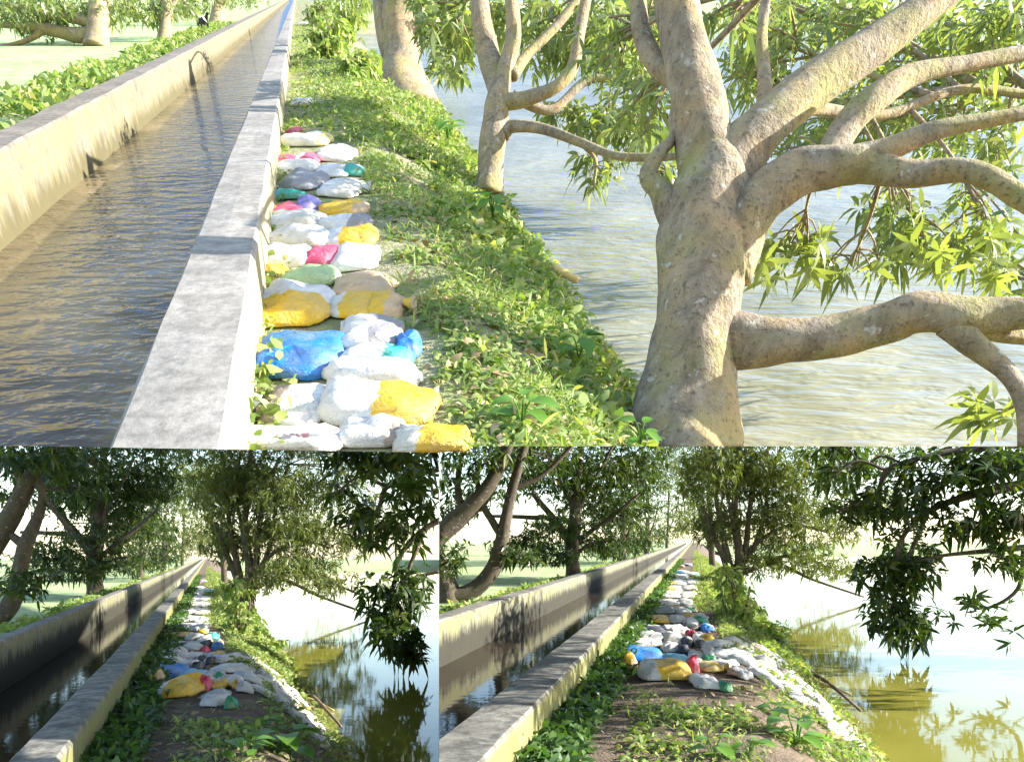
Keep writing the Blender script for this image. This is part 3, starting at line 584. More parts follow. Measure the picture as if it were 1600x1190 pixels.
    sg = [(*mc([c[:6] + (c[6],)])[0], c[7]) for c in ((1505, 955, 50, 30, -.8, .4, 9, 70), (1560, 950, 40, 40, -1.2, .4, 9, 70), (1585, 985, 20, 20, -1.5, .3, 3, 24), (1590, 900, 25, 30, -1.2, .3, 5, 36), (1550, 730, 60, 25, -2.5, .4, 8, 60))] if S_ is R else \
         [(*mc([c[:6] + (c[6],)])[0], c[7]) for c in ((1400, 720, 60, 18, -3.5, .5, 7, 50), (1440, 730, 40, 22, -4, .4, 6, 44), (1455, 905, 18, 30, -.8, .3, 5, 36))]
    tree(S_, 'mango_tree', 'leafy mango bough hanging low over the still olive pond', 'tree', S_.px(X(1820), Y(1140), -1.0), tr, mp([(1815, 1240, 90), (1810, 1100, 74), (1800, 950, 66), (1790, 800, 60), (1785, 720, 50), (1780, 690, 40)]) , lim, cl, LF_MANGO_SHADE, BARK_D, pl, Ln=0.27, k=7, group='boughs over the still pond', single=sg, sides=14)

R_T1 = (704, 940, [(700, 955, 46), (700, 925, 38), (690, 895, 34), (676, 860, 30), (668, 830, 26)],
        [[(704, 932, 30), (738, 922, 27), (766, 896, 25), (783, 852, 23), (790, 812, 20), (800, 765, 16), (815, 715, 13), (830, 670, 10)], [(664, 860, 32), (690, 832, 32), (724, 803, 29), (760, 765, 26), (785, 718, 22), (803, 670, 18)],
         [(786, 840, 15), (770, 815, 12), (750, 780, 9), (745, 730, 7)], [(800, 765, 9), (850, 740, 7), (900, 690, 6)], [(724, 803, 12), (715, 760, 10), (722, 710, 8), (730, 670, 7)]],
        [(715, 730, 50, 45, 0, 2, 80), (770, 715, 60, 25, 0, 2, 70), (710, 860, 30, 22, -1, 1, 26), (700, 890, 18, 16, -1, 1, 12), (820, 870, 36, 16, 0, 1.4, 24), (720, 790, 36, 30, 1, 1.4, 40), (850, 710, 60, 25, 2, 2, 70), (790, 860, 22, 12, 0, 1, 12), (700, 800, 22, 40, 1, 1.4, 24), (770, 770, 50, 24, 2, 2, 40)])
L_T1 = (-30, 985, [(-40, 1010, 46), (-32, 975, 40), (-10, 965, 34)],
        [[(-32, 985, 34), (0, 965, 28), (22, 930, 26), (32, 885, 24), (40, 850, 22), (58, 810, 16), (66, 770, 12), (50, 730, 10)], [(-30, 880, 34), (4, 830, 30), (28, 785, 28), (48, 745, 24), (75, 712, 20), (95, 680, 16)],
         [(40, 770, 14), (24, 725, 12), (12, 680, 10)], [(36, 850, 14), (10, 830, 10), (-20, 810, 8)], [(48, 745, 9), (80, 790, 7), (110, 830, 6)]],
        [(20, 720, 45, 25, 0, 2, 50), (90, 720, 50, 30, 0, 2, 80), (0, 780, 26, 30, 1, 1.4, 24), (60, 905, 30, 18, 0, 1.2, 24), (110, 760, 40, 40, 2, 2, 60), (45, 925, 20, 14, -1, 1, 12), (150, 720, 50, 25, 2, 2, 60)])
lower_trees(R, 1.0, R_T1)
lower_trees(L, 0.93, L_T1)

# ------------------------------------------------------------------ sacks
def spow(a, e): return np.sign(a) * np.abs(a) ** e
def sack(site, x0, y0, x1, y1, mtl, label, planes, group=None, h=None, tie=0, skew=0.0, z0=0.0, name='sack', shift=0.0, yaw=None, dmax=None):
    yaw = random.uniform(-.1, .1) if yaw is None else yaw; cyw, syw = math.cos(yaw), math.sin(yaw)
    c = site.px((x0 + x1) / 2, y1, z0); t = site.depth((x0 + x1) / 2, y1, z0)
    wd = (x1 - x0) * t / F
    hh = h if h else max(0.09, min(0.17, wd * 0.24))
    back = site.px((x0 + x1) / 2, y0, z0 + hh * 0.75)[1]; full = back - c[1]; dp = max(0.2, min(0.75 if site is U else 0.85, full + 0.06)) ; dp = max(dp, wd * 0.35)
    dp = min(dp, wd * 1.8, dmax or 9)
    c = c + np.array([site.k * shift, shift, 0.0])
    cen = np.array([c[0] + site.k * dp / 2, c[1] + dp / 2, 0.0]); sd = random.random() * 50
    nu, nv = 28, 12; V = []
    for j in range(nv + 1):
        ph = -math.pi / 2 + math.pi * j / nv
        for i in range(nu):
            th = 2 * math.pi * i / nu
            x = spow(math.cos(ph), 0.5) * spow(math.cos(th), 0.42); y = spow(math.cos(ph), 0.5) * spow(math.sin(th), 0.5); z = spow(math.sin(ph), 0.8)
            z = z * (0.5 if z > 0 else 0.12) ; z *= (1 - 0.38 * abs(x) ** 3) * (1 - 0.12 * abs(y) ** 3)
            n1 = noise.noise(Vector((x * 1.7 + sd, y * 1.7, z))); n2 = noise.noise(Vector((x * 5 + sd, y * 5 + 3, z * 3))); n3 = noise.noise(Vector((x * 2.5, y * 14 + sd, sd))) * abs(x) ** 2
            sc_ = 1 + 0.10 * n1 + 0.045 * n2
            px_, py_ = x * wd / 2 * sc_, y * dp / 2 * (sc_ - 0.07 * abs(x) ** 4)
            pz = (z + 0.10) * hh * 1.55 * (1 + 0.35 * n1 + 0.18 * n2) + 0.03 * n3
            px_ += skew * py_; px_, py_ = px_ * cyw - py_ * syw, px_ * syw + py_ * cyw
            V.append((cen[0] + px_, cen[1] + py_, max(-0.01, pz)))
    V = np.array(V); Fc = []
    for j in range(nv):
        for i in range(nu): Fc.append((j * nu + i, j * nu + (i + 1) % nu, (j + 1) * nu + (i + 1) % nu, (j + 1) * nu + i))
    V[:, 2] += np.array([bank_z(site, p[0] - site.k * p[1], p[1]) for p in V])
    gz = bank_z(site, cen[0] - site.k * cen[1], cen[1]); base = np.array([cen[0], cen[1], gz])
    root = mk(name, V, Fc, mtl, site, base, None, planes, True, True)
    if root is None: return None
    tagit(root, label, 'sack', group); root['gap'] = full - shift - dp; root['deep'] = dp
    if tie:
        s = 1 if tie > 0 else -1; Q, Fq = [], []; m_ = 12
        for r in range(4):
            f_ = r / 3; rad = (0.03 + 0.055 * f_ ** 1.5)
            for i in range(m_):
                a = 2 * math.pi * i / m_; rr = rad * (1 + 0.35 * math.sin(4 * a + sd) * f_)
                Q.append((cen[0] + s * (wd / 2 * 0.93 + 0.09 * f_), cen[1] + rr * math.cos(a) * 1.3, gz + 0.055 + rr * math.sin(a) * 0.7 - 0.02 * f_))
        for r in range(3):
            for i in range(m_): Fq.append((r * m_ + i, r * m_ + (i + 1) % m_, (r + 1) * m_ + (i + 1) % m_, (r + 1) * m_ + i))
        mk('tied_end', Q, Fq, mtl, site, base, root, planes, True)
    return root

W, Y_, B = 'white', 'yellow', 'blue'
US = [  # x0, y0, x1, y1, material, label, tie
 (366, 668, 538, 716, sackm('white', marks=((.30, .44, .3, .5, (.55, .2, .28), 1), (.45, .58, .25, .5, (.22, .2, .27), 1), (.59, .72, .3, .5, (.55, .25, .32), 1))), 'white sack with faded red print at the front left of the bright path', 0),
 (618, 676, 745, 716, sackm('cream', 'yellow', 'x', .35), 'cream and yellow sack at the front right of the bright path', 0),
 (525, 668, 640, 700, sackm('white', 'brown', 'x', .8), 'flat whitish sack wedged between the printed and cream-yellow sacks', 0),
 (408, 604, 520, 672, sackm('brown', 'white', 'x', .35), 'crumpled brown and white sack beside the wall weeds', -1),
 (500, 596, 697, 672, sackm('white', 'yellow', 'x', .5), 'big white sack with glossy yellow end on the bright path', 0),
 (508, 564, 662, 606, sackm('white', 'cyan', 'y', .8), 'thin white sack with pale blue tint between blue and big yellow-ended sacks', 0),
 (384, 514, 542, 600, sackm('blue'), 'bright blue plastic sack against the pale canal wall', -1),
 (534, 540, 650, 584, sackm('white', 'teal', 'x', .62), 'white sack with dull teal end next to the bright blue sack', 0),
 (532, 488, 640, 552, sackm('white', 'grey', 'x', .6), 'white sack with square grey print behind the bright blue sack', 0),
 (622, 510, 664, 562, sackm('blue'), 'small blue sack end at the grass edge beside grey-printed sack', 0),
 (390, 440, 526, 512, sackm('yellow', 'white', 'y', .5), 'round sack, white on top and yellow in front, by the pale wall', -1),
 (518, 452, 600, 500, sackm('cream', 'yellow', 'x', .3), 'cream sack with yellow folds behind the grey-printed sack', 0),
 (575, 455, 640, 500, sackm('yellow', 'tan', 'x', .6), 'folded yellow sack corner reaching the grass', 1),
 (522, 424, 624, 466, sackm('tan'), 'plain tan sack on the grass side of the bright row', 0),
 (395, 414, 450, 446, sackm('yellow'), 'small yellow sack against the pale wall', 0),
 (436, 416, 532, 447, sackm('lime'), 'pale green sack between yellow and tan sacks', 0),
 (402, 386, 500, 422, sackm('white'), 'smooth white sack beside the red-tipped one', 0),
 (480, 386, 536, 422, sackm('white', 'pink', 'x', .1), 'small red-topped sack wedged between two white sacks', 0),
 (522, 388, 600, 426, sackm('white', 'lgrey', 'x', .7), 'white sack with grey end next to grass, ahead of the tan sack', 0),
 (408, 358, 520, 392, sackm('white'), 'wide white sack, front one of the plain white pair', 0),
 (508, 358, 594, 390, sackm('white', 'yellow', 'x', .35), 'white and yellow sack at grass edge, ahead of the grey-ended one', 0),
 (412, 328, 512, 364, sackm('white', 'cream', 'x', .6), 'wide white sack touching the coral pink sack', 0),
 (502, 336, 586, 364, sackm('white', 'grey', 'x', .65), 'white sack with dark grey end at the grass edge', 0),
 (410, 308, 472, 350, sackm('pink'), 'coral pink sack leaning on the pale wall', -1),
 (498, 310, 580, 338, sackm('yellow', 'tan', 'x', .8), 'golden yellow sack across from the coral pink sack', 0),
 (462, 300, 502, 332, sackm('purple'), 'small purple sack beside the coral pink sack', 0),
 (422, 298, 478, 314, sackm('cyan', 'teal', 'x', .3), 'thin light blue sack ahead of the coral pink sack', 0),
 (438, 268, 512, 302, sackm('slate', 'grey', 'x', .4), 'dark slate grey sack among white ones', 0),
 (505, 278, 574, 312, sackm('white', 'cream', 'x', .5), 'white sack next to the dark slate one', 1),
 (428, 250, 500, 276, sackm('white'), 'white sack just ahead of the dark slate one', 0),
 (496, 250, 550, 282, sackm('white'), 'white sack beside the teal-ended one', 0),
 (538, 240, 572, 278, sackm('teal', 'white', 'y', .75), 'small teal-ended sack at the grass edge', 0),
 (424, 226, 462, 262, sackm('pink'), 'pink sack against the wall at the far end of the bright row', 0),
 (456, 230, 502, 260, sackm('white', 'pink', 'x', .45), 'white sack with pink stripe at the far end of the bright row', 0),
 (498, 226, 560, 252, sackm('white'), 'plain white sack at the far end of the bright row, grass side', 0),
 (440, 208, 520, 232, sackm('white', 'pyellow', 'x', .8), 'white sack closing the far end of the bright row', 0),
 (448, 192, 472, 214, sackm('pink'), 'small pink bundle on top end of the bright row', 0),
 (455, 118, 493, 168, sackm('cream', 'white', 'y', .35), 'lone white sack with orange tint lying farther along the bright grass', 0),
 (464, 14, 490, 40, sackm('white'), 'far white sack beside the pale wall', 0)]
for (x0, y0, x1, y1, m, lab, tie) in US:
    sack(U, x0, y0, x1, y1, m, lab, uplanes((x0 + x1) / 2), None, None, tie)

LS = [
 (992, 1030, 1077, 1067, sackm('white', 'yellow', 'x', .3, marks=((.36, .5, .45, .75, (.05, .05, .06), 1),)), 'big yellow and white sack at the front of the shaded row', 0),
 (970, 1036, 996, 1048, sackm('yellow', 'tan', 'x', .6), 'small yellow scrap sack beside the big yellow one', -1),
 (964, 1008, 1034, 1036, sackm('blue'), 'blue sack behind the small yellow scrap', -1),
 (1031, 1020, 1076, 1037, sackm('cyan', 'white', 'y', .75), 'light blue sack touching the blue sack', 0),
 (978, 998, 1034, 1013, sackm('white'), 'thin white sack tucked behind the blue sack', 0),
 (1032, 1004, 1062, 1020, sackm('white'), 'small white sack beside the navy one', 0),
 (1055, 1005, 1076, 1022, sackm('navy'), 'small navy sack behind the light blue sack', 0),
 (984, 986, 1034, 1003, sackm('white', 'lgrey', 'x', .8), 'white sack in front of the long navy sack', 0),
 (1032, 988, 1068, 1006, sackm('cream', 'white', 'x', .4), 'creased cream-white sack amid the shaded row', 0),
 (989, 975, 1038, 990, sackm('navy', 'lgrey', 'y', .7), 'long navy and grey sack by fern side of the shaded row', 0),
 (1036, 972, 1074, 990, sackm('white'), 'white sack beside the long navy sack', 0),
 (1000, 959, 1046, 975, sackm('yellow', 'tan', 'x', .85), 'plain yellow sack along the wall side of the shaded row', 0),
 (1044, 960, 1072, 975, sackm('white', 'cream', 'x', .5), 'off-white sack beside the plain yellow one', 0),
 (1012, 946, 1054, 959, sackm('slate', 'lgrey', 'y', .6), 'slate grey sack ahead of the plain yellow sack', 0),
 (1052, 946, 1078, 960, sackm('white'), 'white sack beside the slate grey one', 0),
 (1018, 934, 1060, 947, sackm('lgrey', 'white', 'x', .5), 'light grey sack ahead of the slate one', 0),
 (1058, 934, 1082, 947, sackm('white', 'lgrey', 'x', .6), 'white sack beside the light grey one', 0),
 (1024, 922, 1062, 935, sackm('white'), 'plain white sack ahead of the light grey one', 0),
 (1060, 922, 1086, 935, sackm('cream'), 'cream sack ahead of light grey one, path side', 0),
 (1030, 912, 1066, 923, sackm('pyellow', 'cream', 'x', .7), 'pale yellow sack, nearer of the pale yellow pair', 0),
 (1064, 912, 1088, 923, sackm('white'), 'white sack beside nearer pale yellow one', 0),
 (1036, 903, 1070, 913, sackm('pyellow', 'white', 'x', .6), 'pale yellow sack, farther of the pale yellow pair', 0),
 (1068, 903, 1090, 913, sackm('white'), 'white sack beside farther pale yellow one', 0),
 (1044, 895, 1074, 904, sackm('white'), 'white sack in front of the far blue one', 0),
 (1050, 887, 1074, 896, sackm('blue', 'lgrey', 'x', .7), 'far blue sack in the shaded row', 0),
 (1072, 890, 1092, 900, sackm('white', 'cyan', 'x', .5), 'white and pale blue sack beside the far blue one', 0),
 (1057, 876, 1068, 886, sackm('red'), 'dark red bundle at the far end of the shaded row', 0),
 (1067, 874, 1080, 884, sackm('navy', 'purple', 'x', .5), 'navy bundle at the far end of the shaded row', 0),
 (1070, 935, 1087, 957, sackm('green', 'black', 'x', .6), 'green and black bag on the right of the shaded row', 0),
 (1066, 955, 1084, 968, sackm('yellow', 'tan', 'y', .5), 'orange-yellow bag between green and black bags', 0),
 (1066, 964, 1090, 986, sackm('black', 'grey', 'y', .7), 'black bag lying askew beside the white sacks', 0),
 (1084, 958, 1106, 974, sackm('green', 'teal', 'x', .5), 'green bag behind the small blue bag', 0),
 (1096, 973, 1114, 988, sackm('blue'), 'small blue bag at the weedy edge', 0),
 (1096, 987, 1116, 1004, sackm('yellow'), 'small yellow bag at the weedy edge', 0),
 (1072, 984, 1086, 996, sackm('red', 'pink', 'x', .6), 'small red bag beside the black bag', 0),
 (1064, 990, 1082, 1008, sackm('navy', 'black', 'x', .5), 'navy bag with black end in the middle of bags', 0),
 (1084, 985, 1102, 1010, sackm('black', 'lgrey', 'y', .5), 'grey and black striped bag', 0),
 (1099, 1004, 1118, 1036, sackm('green'), 'long green bag at the weedy edge', 0),
 (1075, 1010, 1098, 1045, sackm('lgrey', 'white', 'y', .5), 'tall greyish white bag beside the long green one', 0),
 (1092, 1026, 1128, 1053, sackm('pyellow', 'yellow', 'x', .6), 'pale yellow bag at the front of the small bags', 1),
 (1072, 1042, 1092, 1056, sackm('red', 'pink', 'x', .5), 'bright red bag touching the big yellow sack', 0),
 (1080, 1046, 1126, 1080, sackm('white'), 'limp white bag at the front right of the shaded row', 0),
 (1122, 1060, 1142, 1082, sackm('green', 'teal', 'y', .5), 'torn green bag on weeds below the limp white one', 0)]
for S_ in (R, L):
    for (x0, y0, x1, y1, m, lab, tie) in LS:
        if S_ is L: x0, x1, y0, y1 = 325 + (x0 - 1085) * .78, 325 + (x1 - 1085) * .78, 868 + (y0 - 843) * 1.01, 868 + (y1 - 843) * 1.01
        wpx = (x1 - x0); o = sack(S_, x0, y0, x1, y1, m, lab, S_.planes, lab[:40], .2 if 'big yellow' in lab else .15 if lab.startswith('blue') else .115, tie)
        sh = 0.0; q = 0
        while o is not None and o['gap'] > 0.35 and q < 3:
            sh += o['deep'] * 0.9; q += 1
            o = sack(S_, x0, y0, x1, y1, sackm(random.choice(['white', 'white', 'lgrey', 'cream'])), 'dusty pale sack lying close behind another one in the shaded row', S_.planes, 'pale sacks filling the shaded row', .085, 0, shift=sh)
for o in list(COL.objects):
    for kk in ('gap', 'deep'):
        if kk in o: del o[kk]

# ------------------------------------------------------------------ ground plants
def scatter(site, n, u0, u1, v0, v1, Ln, ratio, up=0.9, near=1.6, zoff=0.0, zf=None, patch=None, k=4):
    vv = v0 * (v1 / v0) ** (rng.uniform(0, 1, n) ** near); uu = rng.uniform(0, 1, n)
    pts = []
    for a, v in zip(uu, vv):
        lo = u0(v) if callable(u0) else u0; hi = u1(v) if callable(u1) else u1
        u = lo + (hi - lo) * a
        if patch and nz(u, v, patch[0], 9) < patch[1]: continue
        z = zf(u, v) if zf else bank_z(site, u, v)
        if z < WL - 0.03: continue
        pts.append(site.uv(u, v, z + zoff))
    if not pts: return np.zeros((0, 6, 3))
    Pp = np.array(pts); O = np.repeat(Pp, k, 0) + rng.normal(size=(len(Pp) * k, 3)) * np.array([0.05, 0.05, 0.02])
    D = unit(rng.normal(size=O.shape) * np.array([1, 1, 0.25]) + np.array([0, 0, up])); l = Ln * rng.uniform(0.4, 1.25, len(O)); O[:, 2] += rng.uniform(0, 0.8, len(O)) * Ln * up * 0.8
    return leaf_verts(O, D, unit(rng.normal(size=O.shape) * 0.5 + np.array([0, 0, 1])), l, l * ratio * rng.uniform(0.6, 1.3, len(O)), rng.uniform(0.1, 0.9, len(O)))
def stuff(name, label, cat, site, LVs, m, planes):
    o = leaves_obj(name, np.concatenate(LVs), m, site, (0, 0, 0), None, planes)
    if o: tagit(o, label, cat)
    return o
for half, pl in (('L', [U.edgeL, U.midL]), ('R', [U.edgeR, U.midR])):
    lab = 'short green weeds and grass covering the bright canal bank'
    LV = [scatter(U, 15000, 0.5, lambda v: U.p.pond(v) + 0.1, 2.4, 26, 0.068, 0.22, 0.4, 0.9, patch=(2.2, -0.12)),
          scatter(U, 4200, lambda v: U.p.pond(v) - 0.9, lambda v: U.p.pond(v) + 0.15, 3.5, 30, 0.12, 0.22, 1.0, 0.8, k=7),
          scatter(U, 3000, 0.9, lambda v: U.p.pond(v), 7, 40, 0.16, 0.22, 1.0, 0.7, patch=(0.9, 0.05), k=7),
          scatter(U, 5000, 0.45, lambda v: U.p.pond(v), 2.4, 26, 0.13, 0.045, 1.1, 0.9, patch=(1.3, -0.1), k=5),
          scatter(U, 2600, -0.35, 1.4, 11.5, 60, 0.12, 0.2, 0.7, 1.0)]
    o = stuff('weeds', lab, 'weeds', U, LV, LF_WEED, pl)
    if o: o['group'] = 'weeds of the bright bank'
    if half == 'L':
        stuff('weeds', 'leafy bushes of weeds behind the beige far wall of the bright canal', 'weeds', U, [scatter(U, 3000, -5.6, U.p.fo - 0.1, 5, 60, 0.25, 0.17, 1.1, 0.9, zf=lambda u, v: 0.0, k=7, patch=(0.6, -0.2))], LF_WEED, [U.edgeL])
        stuff('weeds', 'light green weeds growing from the foot of the pale wall beside the sacks', 'weeds', U, [scatter(U, 260, -0.46, -0.40, 2.4, 14, 0.07, 0.25, 1.3, 0.9, k=4), scatter(U, 24, -0.45, -0.36, 2.9, 3.9, 0.11, 0.32, 1.2, 1.0, k=5)], LF_WEED, [U.edgeL])
    o = stuff('fallen_leaves', 'dry fallen leaves scattered over the bright bank', 'leaves', U, [scatter(U, 2200, 0.45, lambda v: U.p.pond(v), 2.4, 22, 0.09, 0.25, 0.05, 0.9, 0.02, k=1)], LF_DRY, pl)
    if o: o['group'] = 'dry leaves of the bright bank'
for S_ in (R, L):
    s = 1.0 if S_ is R else 0.78; p = S_.p
    LV = [scatter(S_, 2600, p.no - 0.02, p.no + 0.38, 3.4, 60, 0.15, 0.16, 1.0, 0.9, k=6)]
    tagit(stuff('fern_growth', 'dark fern growth along the foot of the mossy grey wall', 'ferns', S_, LV, LF_FERN, S_.planes), group='fern growth by the shaded path')
    LV = [scatter(S_, 3000, lambda v: p.no + 0.75 + 0.4 * nz(v, 1, .5), lambda v: p.pond(v) - .1, 3.2, 7.4, 0.1, 0.2, 0.5, 1.0, patch=(1.6, 0.0), k=4),
          scatter(S_, 1500, p.path + 0.55 * s, lambda v: p.pond(v) - .2, 12.5, 24, 0.12, 0.18, 1.0, 1.0, k=7, patch=(.8, -.3)), scatter(S_, 4200, p.path - 0.1, lambda v: p.pond(v) + .1, 16, 80, 0.15, 0.17, 1.0, 0.8, k=7), scatter(S_, 2500, lambda v: p.path - .6 + .2 * nz(v, 0, .3), p.path, 17, 120, 0.1, 0.2, .7, 0.9, k=5), scatter(S_, 900, p.no + .6, lambda v: p.pond(v) - .1, 3.3, 8, .14, .05, 1.1, 1.0, k=5, patch=(1.3, 0)), scatter(S_, 500, p.no + .3, p.path, 3.4, 7.5, .06, .2, .4, 1.0, k=3, patch=(1.2, .05)),
          scatter(S_, 900, p.path - .1, p.path + .8 * s, 11.0, 18, 0.09, 0.2, .8, 1.0, k=5), scatter(S_, 260, p.path + .2, lambda v: p.pond(v) - .1, 7.5, 13, 0.12, 0.16, .9, 1.0, k=5),
          scatter(S_, 300, p.pond(8) - 0.5, p.pond(8) + 0.05, 5, 16, 0.13, 0.1, 0.8, 1.0, k=4)]
    tagit(stuff('weeds', 'green weeds on the shaded pond bank', 'weeds', S_, LV, LF_WEED, S_.planes), group='weeds of the shaded bank')
    LV = [scatter(S_, 1800, p.fo - 1.2, p.fo - 0.1, 8, 120, 0.26, 0.17, 1.1, 0.9, zf=lambda u, v: -0.1, k=7, patch=(0.5, -0.25))]
    tagit(stuff('weeds', 'green weeds behind the black-stained wall along the rice field', 'weeds', S_, LV, LF_WEED, S_.planes), group='weeds by the rice field')
    tagit(stuff('fallen_leaves', 'dry fallen leaves scattered over the shaded path', 'leaves', S_, [scatter(S_, 900, p.no + 0.1, lambda v: p.pond(v) - .2, 3.2, 14, 0.08, 0.25, 0.05, 1.0, 0.015, k=1)], LF_DRY, S_.planes), group='dry leaves of the shaded path')

def broad_plant(site, x, y, z0, n, Ln, label, group, planes, m=LF_BROAD, ratio=0.36, name='broadleaf_plant'):
    b = site.px(x, y, z0); u = b[0] - site.k * b[1]
    root = empty(name, site, b); tagit(root, label, 'plant', group)
    st = []
    for i in range(n):
        a = i * 2.4 + random.random(); hgt = Ln * random.uniform(0.3, 1.0); tip = np.array([math.cos(a) * Ln * .3, math.sin(a) * Ln * .3, hgt])
        st.append(tube(np.array([[0, 0, -0.03], tip * 0.5 + np.array([0, 0, .02]), tip]), np.array([.008, .006, .004]) * (Ln / .2), 5, 3, 0)[:2])
        l = Ln * random.uniform(0.7, 1.1); d = np.array([math.cos(a), math.sin(a), random.uniform(-0.1, 0.35)])
        nl = 7; V, Fc = [], []
        s = unit(np.cross(d, np.array([0, 0, 1.0]))); d = unit(d)
        for j in range(nl):
            t = j / (nl - 1); wv = l * ratio * math.sin(math.pi * min(1, t ** 0.75 * 0.97 + 0.03)) ** 0.8; c = tip + d * l * t + np.array([0, 0, -0.35 * l * t * t])
            V += [c + s * wv + np.array([0, 0, wv * .25]), c, c - s * wv + np.array([0, 0, wv * .25])]
        for j in range(nl - 1):
            Fc += [(j * 3, j * 3 + 1, j * 3 + 4, j * 3 + 3), (j * 3 + 1, j * 3 + 2, j * 3 + 5, j * 3 + 4)]
        mk('leaf', np.array(V) + b, Fc, m, site, b, root, planes)
    V, Fc = join_vf(st); mk('stem', V + b, Fc, m, site, b, root, planes)
    return root
def fern(site, x, y, n, Ln, label, group, planes):
    b = site.px(x, y, 0.0); root = empty('fern', site, b); tagit(root, label, 'fern', group)
    for i in range(n):
        a = i * 2.4 + random.random() * .6; d = np.array([math.cos(a), math.sin(a), 0.0]); l = Ln * random.uniform(.7, 1.1); LVs = []
        ts = np.linspace(0.15, 1, 16); C = d * l * ts[:, None] * 0.85 + np.array([0, 0, 1.0]) * (l * (1.1 * ts - 0.95 * ts ** 2))[:, None]
        sd = np.cross(d, [0, 0, 1.0])
        for sg in (-1, 1):
            D = np.repeat((sd * sg + d * 0.45)[None], 16, 0); ln = l * 0.3 * np.sin(np.pi * (ts * .82 + .16)); LVs.append(leaf_verts(C + b, D, np.repeat([[0, 0, 1.0]], 16, 0), ln, ln * .17, np.full(16, .25)))
        leaves_obj('frond', np.concatenate(LVs), LF_FERN, site, b, root, planes, None)
for S_ in (R, L):
    pl = S_.planes; fx = (lambda x: x) if S_ is R else (lambda x: 325 + (x - 1085) * .76); fy = (lambda y: y) if S_ is R else (lambda y: y + 22)
    for i, (x, y) in enumerate(((855, 1150), (888, 1118), (905, 1085), (930, 1060), (945, 1030), (870, 1180), (920, 1105))):
        fern(S_, fx(x), fy(y) if fy(y) < 1188 else 1186, 7, 0.34, 'spreading fern rooted at the foot of the mossy grey wall', 'ferns by the shaded path', pl)
    for i, (x, y, z, n, ln, lab) in enumerate(((858, 1172, 0, 6, .15, 'round-leaved plant below the ferns at the mossy wall'), (1245, 1165, -.12, 9, .27, 'large-leaved bright green plant on weeds beside torn white sheeting'), (1115, 1186, 0, 6, .17, 'low broad-leaved plant growing on the bare shaded path'),
                                               (1170, 1188, 0, 6, .16, 'broad-leaved seedling between the path plant and large-leaved plant'), (1210, 1120, -.1, 8, .17, 'dark bushy plant at the foot of torn white sheeting'), (1330, 1186, -.55, 5, .16, 'yellow-green plant by the pond edge'))):
        broad_plant(S_, fx(x), min(1186, fy(y)), z, n, ln, lab, lab[:30], pl)
    # shrub with stems beside the small bags
    bb = S_.px(fx(1150), fy(985), -0.3); tt = S_.depth(fx(1150), fy(985), -0.3)
    tree(S_, 'shrub', 'leafy shrub with thin stems beside the small coloured bags', 'shrub', bb, tt, [(fx(1150), fy(990), 7), (fx(1148), fy(960), 6), (fx(1145), fy(925), 4), (fx(1142), fy(895), 3)],
         [[(fx(1150), fy(985), 5), (fx(1165), fy(950), 4), (fx(1172), fy(915), 3)], [(fx(1148), fy(980), 5), (fx(1132), fy(945), 4), (fx(1125), fy(910), 3)]],
         [(fx(1145), fy(920), 34, 26, 0, .4, 50), (fx(1135), fy(895), 24, 16, 0, .4, 24), (fx(1165), fy(955), 34, 24, 0, .4, 46), (fx(1200), fy(985), 36, 20, .2, .5, 40), (fx(1140), fy(970), 24, 20, 0, .4, 30), (fx(1220), fy(1005), 24, 14, -.3, .4, 20)], LF_WEED, BARK_D, pl, Ln=0.16, k=7, leaf_ratio=0.2, group='stemmed shrubs by the small bags', sides=7)
for (x, y, n, ln, lab) in ((815, 665, 7, .14, 'pale broad-leaved plant at the front of the bright bank'), (905, 560, 6, .16, 'low broad-leaved plant on the bright bank near the water'), (1000, 690, 6, .12, 'small plant at the foot of the thick mango trunk'), (770, 335, 8, .22, 'dark leafy plant below the forked mango tree'), (700, 215, 8, .3, 'bluish leafy plant on the bright bank above the forked tree'), (520, 70, 8, .4, 'leafy bush beside the path in front of the stout pale trunk')):
    b = U.px(x, y, 0); u = b[0] - U.k * b[1]; z = bank_z(U, u, b[1])
    broad_plant(U, x, y, z, n, ln, lab, None, uplanes(x), LF_BROAD, 0.3)

